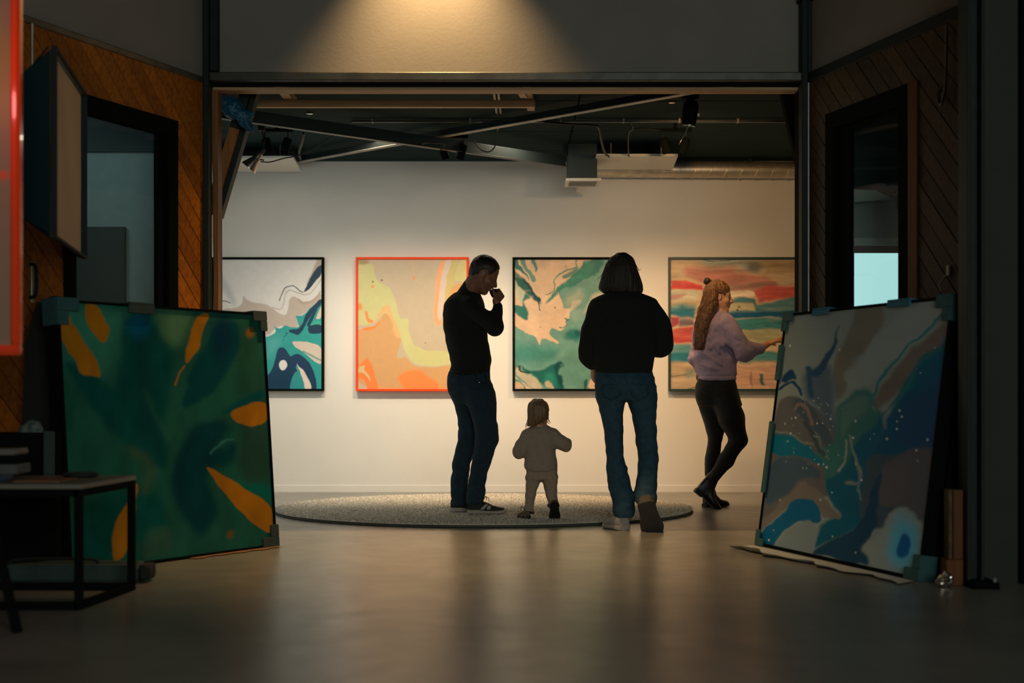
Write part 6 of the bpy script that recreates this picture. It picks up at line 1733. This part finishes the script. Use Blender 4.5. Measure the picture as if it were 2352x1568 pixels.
po = empty('dark_pouch', (-1.83, 5.98, TZ), 'flat dark pouch lying at the back of the low table', 'pouch')
MB().loft([[Vector((-1.82 + k * .075 * math.cos(t) * (1 + .1 * math.sin(3 * t)), 5.99 + k * .05 * math.sin(t), z)) for t in np.linspace(0, 2 * math.pi, 17)[:-1]] for k, z in ((.8, TZ), (1, TZ + .006), (.95, TZ + .016), (.6, TZ + .022))]).build('pouch_body', M['black_cloth'], po, smooth=True)
MB().tube([(-1.88, 5.955, TZ + .018), (-1.82, 5.95, TZ + .021), (-1.76, 5.96, TZ + .018)], .0025, 6).build('zip', M['steel_grey'], po)

# long black bag on the floor and black crate, black portfolio case behind
bg = empty('tripod_bag', (-2.05, 6.40, 0), 'long low black equipment bag on the floor behind the low table', 'bag')
MB().box((-2.60, 6.31, .001), (-1.665, 6.49, .082), .018).build('bag_body', M['guard_dark'], bg)
MB().box((-1.664, 6.33, .012), (-1.615, 6.46, .078), .012).build('end_pocket', M['black_cloth'], bg)
MB().tube(smooth_path([(-2.25, 6.37, .083), (-2.22, 6.37, .10), (-2.05, 6.37, .104), (-1.88, 6.37, .10), (-1.85, 6.37, .083)], 4), .007, 6).build('carry_strap', M['black_cloth'], bg)
MB().tube([(-2.58, 6.40, .083), (-1.68, 6.40, .083)], .003, 6).build('zip', M['steel_dark'], bg)
ct = empty('black_crate', (-2.28, 6.63, 0), 'black open-topped crate beside the leaning green painting', 'crate')
CX0, CX1, CY0, CY1, CZ = -2.42, -2.085, 6.50, 6.585, .665
for lo_, hi_ in (((CX0, CY0, .001), (CX1, CY0 + .012, CZ)), ((CX0, CY1 - .012, .001), (CX1, CY1, CZ)), ((CX0, CY0 + .012, .001), (CX0 + .012, CY1 - .012, CZ)), ((CX1 - .012, CY0 + .012, .001), (CX1, CY1 - .012, CZ))):
    MB().box(lo_, hi_, .003).build('side_board', M['black'], ct)
MB().box((CX0 + .012, CY0 + .012, .50), (CX1 - .012, CY1 - .012, .512)).build('floor_board', M['black'], ct)
mb = MB(); mb.box((CX1 - .055, CY0 - .004, .42), (CX1 - .004, CY0, CZ + .006), .002); mb.build('corner_strip', M['guard_dark'], ct)
T_ = Sdf((-2.32, 6.50, .50), (-2.12, 6.60, .76), .005)
T_.ell((-2.215, 6.543, .635), (.05, .022, .09), .02); T_.ell((-2.19, 6.543, .665), (.03, .02, .045), .02); T_.ell((-2.25, 6.543, .63), (.035, .02, .06), .02)
T_.bump(lambda x, y, z: vnoise(x * 45, y * 45, z * 45), .009)
ts = empty('tissue', (-2.215, 6.543, .512), 'crumpled dark tissue sticking out of the black crate', 'tissue')
T_.build('tissue_folds', M['tissue'], ts, 0)
pf = empty('portfolio_case', (-2.24, 6.92, 0), 'tall black portfolio case standing between the crate and the orange boards', 'case')
mb = MB(); mb.prism([Vector((-2.40, 6.86, .001)), Vector((-2.10, 6.86, .001)), Vector((-2.10, 6.86, 1.27)), Vector((-2.295, 6.86, 1.285)), Vector((-2.345, 6.86, 1.08))], (0, .07, 0)); mb.build('case_body', M['black_cloth'], pf)
MB().tube(smooth_path([(-2.25, 6.895, 1.275), (-2.24, 6.895, 1.305), (-2.18, 6.895, 1.305), (-2.17, 6.895, 1.272)], 4), .008, 6).build('carry_handle', M['black_cloth'], pf)

# softbox on an unseen arm, added to carry it from the wall
sb = empty('softbox', (-2.30, 6.5, 1.5), 'big rectangular softbox with dark teal sides and cream front, facing the opening', 'softbox')
A0 = Vector((-1.935, 6.0, 0)); A1 = Vector((-2.137, 7.1, 0)); dA = (A1 - A0).normalized(); nA = Vector((-dA.y, dA.x, 0))
if nA.x > 0: nA = -nA          # points to the back of the box
z0, z1, z0f, z1f = 1.505, 2.305, 1.52, 2.335
front = [A0 + UP * z0, A1 + UP * z0f, A1 + UP * z1f, A0 + UP * z1]
cen = (A0 + A1) / 2 + UP * 1.91
backs = [cen + nA * .36 + (p - cen) * .30 + (nA * 0) for p in front]
mid = [f_.lerp(b_, .5) + (f_ - cen).normalized() * .05 for f_, b_ in zip(front, backs)]
for i in range(4):
    j = (i + 1) % 4
    mb = MB(); vs_ = [front[i], front[j], mid[j], mid[i], backs[i], backs[j]]
    th = (cen - (front[i] + front[j]) / 2).normalized() * .006
    mb.add(vs_ + [v + th for v in vs_], [(0, 1, 2, 3), (3, 2, 5, 4), (9, 8, 7, 6), (10, 11, 8, 9), (0, 6, 7, 1), (4, 5, 11, 10), (0, 3, 9, 6), (3, 4, 10, 9), (1, 7, 8, 2), (2, 8, 11, 5)])
    mb.build('side_panel', M['softbox'], sb, smooth=False)
for i in range(4):      # rim lip standing proud of the diffuser
    j = (i + 1) % 4
    a_, b_ = front[i], front[j]; inn = (cen - (a_ + b_) / 2).normalized()
    MB().obox((a_ + b_) / 2 - nA * .004, (b_ - a_).normalized(), nA, (b_ - a_).normalized().cross(nA), ((b_ - a_).length + .012, .024, .012), .002).build('rim', M['black_cloth'], sb)
# slightly sagging diffuser cloth
n = 24; V = []
for j in range(n):
    for i in range(n):
        u, v = i / (n - 1), j / (n - 1)
        p = front[0] * (1 - u) * (1 - v) + front[1] * u * (1 - v) + front[2] * u * v + front[3] * (1 - u) * v
        s_ = .012 * math.sin(u * 9 + v * 5) * math.sin(math.pi * u) * math.sin(math.pi * v)
        V.append(p + nA * (.012 + s_))
idx = np.arange(n * n).reshape(n, n)
Fq = np.stack([idx[:-1, :-1], idx[:-1, 1:], idx[1:, 1:], idx[1:, :-1]], -1).reshape(-1, 4)
np_mesh('diffuser', np.array([tuple(v) for v in V]) - np.array(sb.location), Fq, M['diffuser'], sb, True)
bc = cen + nA * .36
MB().lathe(bc - nA * .02, nA, [(0, .14), (.02, .14), (.05, .08), (.14, .075), (.15, .06)], 18).build('lamp_head', M['black'], sb, smooth=True)
for p, q in zip(front, backs): MB().tube([p + nA * .02, q], .004, 6).build('rod', M['steel_dark'], sb)
MB().tube([bc + nA * .06, Vector((-2.62, 6.42, 1.93))], .02, 10).build('wall_arm', M['black'], sb, smooth=True)

# easel with the orange-framed painting
ez = empty('easel', (-2.4, 5.15, 0), 'black tripod easel holding the orange-framed painting', 'easel')
apex = Vector((-2.40, 5.30, 2.35))
ft = [Vector((-1.745, 5.02, 0)), Vector((-3.05, 5.02, 0)), Vector((-2.80, 5.46, 0))]
for f_ in ft:
    d = (apex - f_)
    MB().bar(f_, f_ + d * .985, .030, .030, up=(0, 1, 0), bev=.003).build('leg', M['black'], ez)
MB().box((-2.95, 5.070, .955), (-1.99, 5.16, .980), .003).build('ledge', M['black'], ez)
MB().box((-2.44, 5.20, .4), (-2.36, 5.235, 2.3), .003).build('mast', M['black'], ez)
MB().box((-2.42, 5.12, .93), (-2.38, 5.22, .955), .003).build('bracket', M['black'], ez)
of = empty('framed_painting', (-2.44, 5.13, .982), 'large beige painting in a glossy orange-red frame on the easel, cut by the photo edge', 'painting')
ox0, ox1, oz0, oz1, oy = -3.08, -1.762, .982, 2.36, 5.085
fw = .036
for lo_, hi_ in (((ox0, oy, oz0), (ox1, oy + .05, oz0 + fw)), ((ox0, oy, oz1 - fw), (ox1, oy + .05, oz1)), ((ox0, oy, oz0 + fw), (ox0 + fw, oy + .05, oz1 - fw)), ((ox1 - fw, oy, oz0 + fw), (ox1, oy + .05, oz1 - fw))):
    MB().box(lo_, hi_, .012).build('frame_bar', M['orange_gloss'], of)
MB().box((ox0 + fw, oy + .02, oz0 + fw), (ox1 - fw, oy + .045, oz1 - fw)).build('stretcher', M['black'], of)
c = Canvas(((0, 0), (1000, 0), (1000, 1000), (0, 1000)), 120, 120, (72, 58, 46), np.array((.16, .16, .15)) * 1.2, (40, .006), 8)
c.poly([(600, 480), (1000, 500), (1000, 530), (600, 520)], (110, 42, 26), 14); c.poly([(0, 0), (1000, 0), (1000, 480), (700, 470), (0, 300)], (74, 62, 36), 60); c.ell((600, 780), (300, 160), (84, 72, 60), 120)
c.place('canvas', (ox0 + fw, oy + .018, oz1 - fw), (ox1 - fw, oy + .018, oz1 - fw), (ox1 - fw, oy + .018, oz0 + fw), (ox0 + fw, oy + .018, oz0 + fw), M['paint'], of)

# ------------------------------------------------------------------ right front clutter and the film bundle
pk = empty('wooden_stand', (1.95, 6.29, 0), 'short orange-brown wooden upright on a block beside the steel column', 'wooden post')
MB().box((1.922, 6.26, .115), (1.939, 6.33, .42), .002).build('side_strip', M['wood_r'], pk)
MB().box((1.940, 6.25, .115), (1.983, 6.33, .42), .002).build('upright', M['wood_trim'], pk)
MB().box((1.908, 6.245, .001), (1.983, 6.335, .114), .003).build('foot_block', M['wood_trim'], pk)
fo = Sdf((1.83, 6.13, -.01), (1.97, 6.25, .10), .004)
fo.ell((1.89, 6.195, .034), (.030, .028, .034), .01); fo.ell((1.87, 6.195, .022), (.022, .02, .022), .01)
fo.bump(lambda x, y, z: vnoise(x * 80, y * 80, z * 80), .006)
fo_ = empty('foil_ball', (1.89, 6.195, 0), 'small crumpled shiny foil ball on the floor by the painting corner', 'foil ball')
fo.build('foil', M['chrome'], fo_, 0)
fb_ = Sdf((-1.95, 8.60, 2.40), (-1.50, 8.80, 2.80), .005)
pts = [W(498, 228, 8.69), W(530, 245, 8.69), W(560, 268, 8.69), W(574, 292, 8.69)]
fb_.chain([np.array(p) for p in pts], [.045, .050, .042, .020], .03)
fb_.cap(np.array(W(560, 270, 8.69)), np.array(W(580, 258, 8.69)), .03, .008, .02); fb_.cap(np.array(W(560, 285, 8.69)), np.array(W(580, 303, 8.69)), .022, .008, .02)
fb_.bump(lambda x, y, z: .6 * vnoise(x * 28, y * 28, z * 28) + .4 * vnoise(x * 60 + z * 30, y * 60, z * 60), .022, .05)
bf = empty('plastic_film', W(530, 290, 8.69), 'bundle of blue plastic film tucked behind the timber jamb up high', 'plastic film')
fb_.build('film_folds', M['blue_film'], bf, 0)
tag(MB().prism([W(655, 206, 8.95), W(712, 206, 8.95), W(706, 212, 8.95), W(690, 210, 8.95)], (0, .02, 0)).build('film_scrap', M['blue_film']), 'scrap of blue plastic film beside the timber cross lath', 'plastic film')
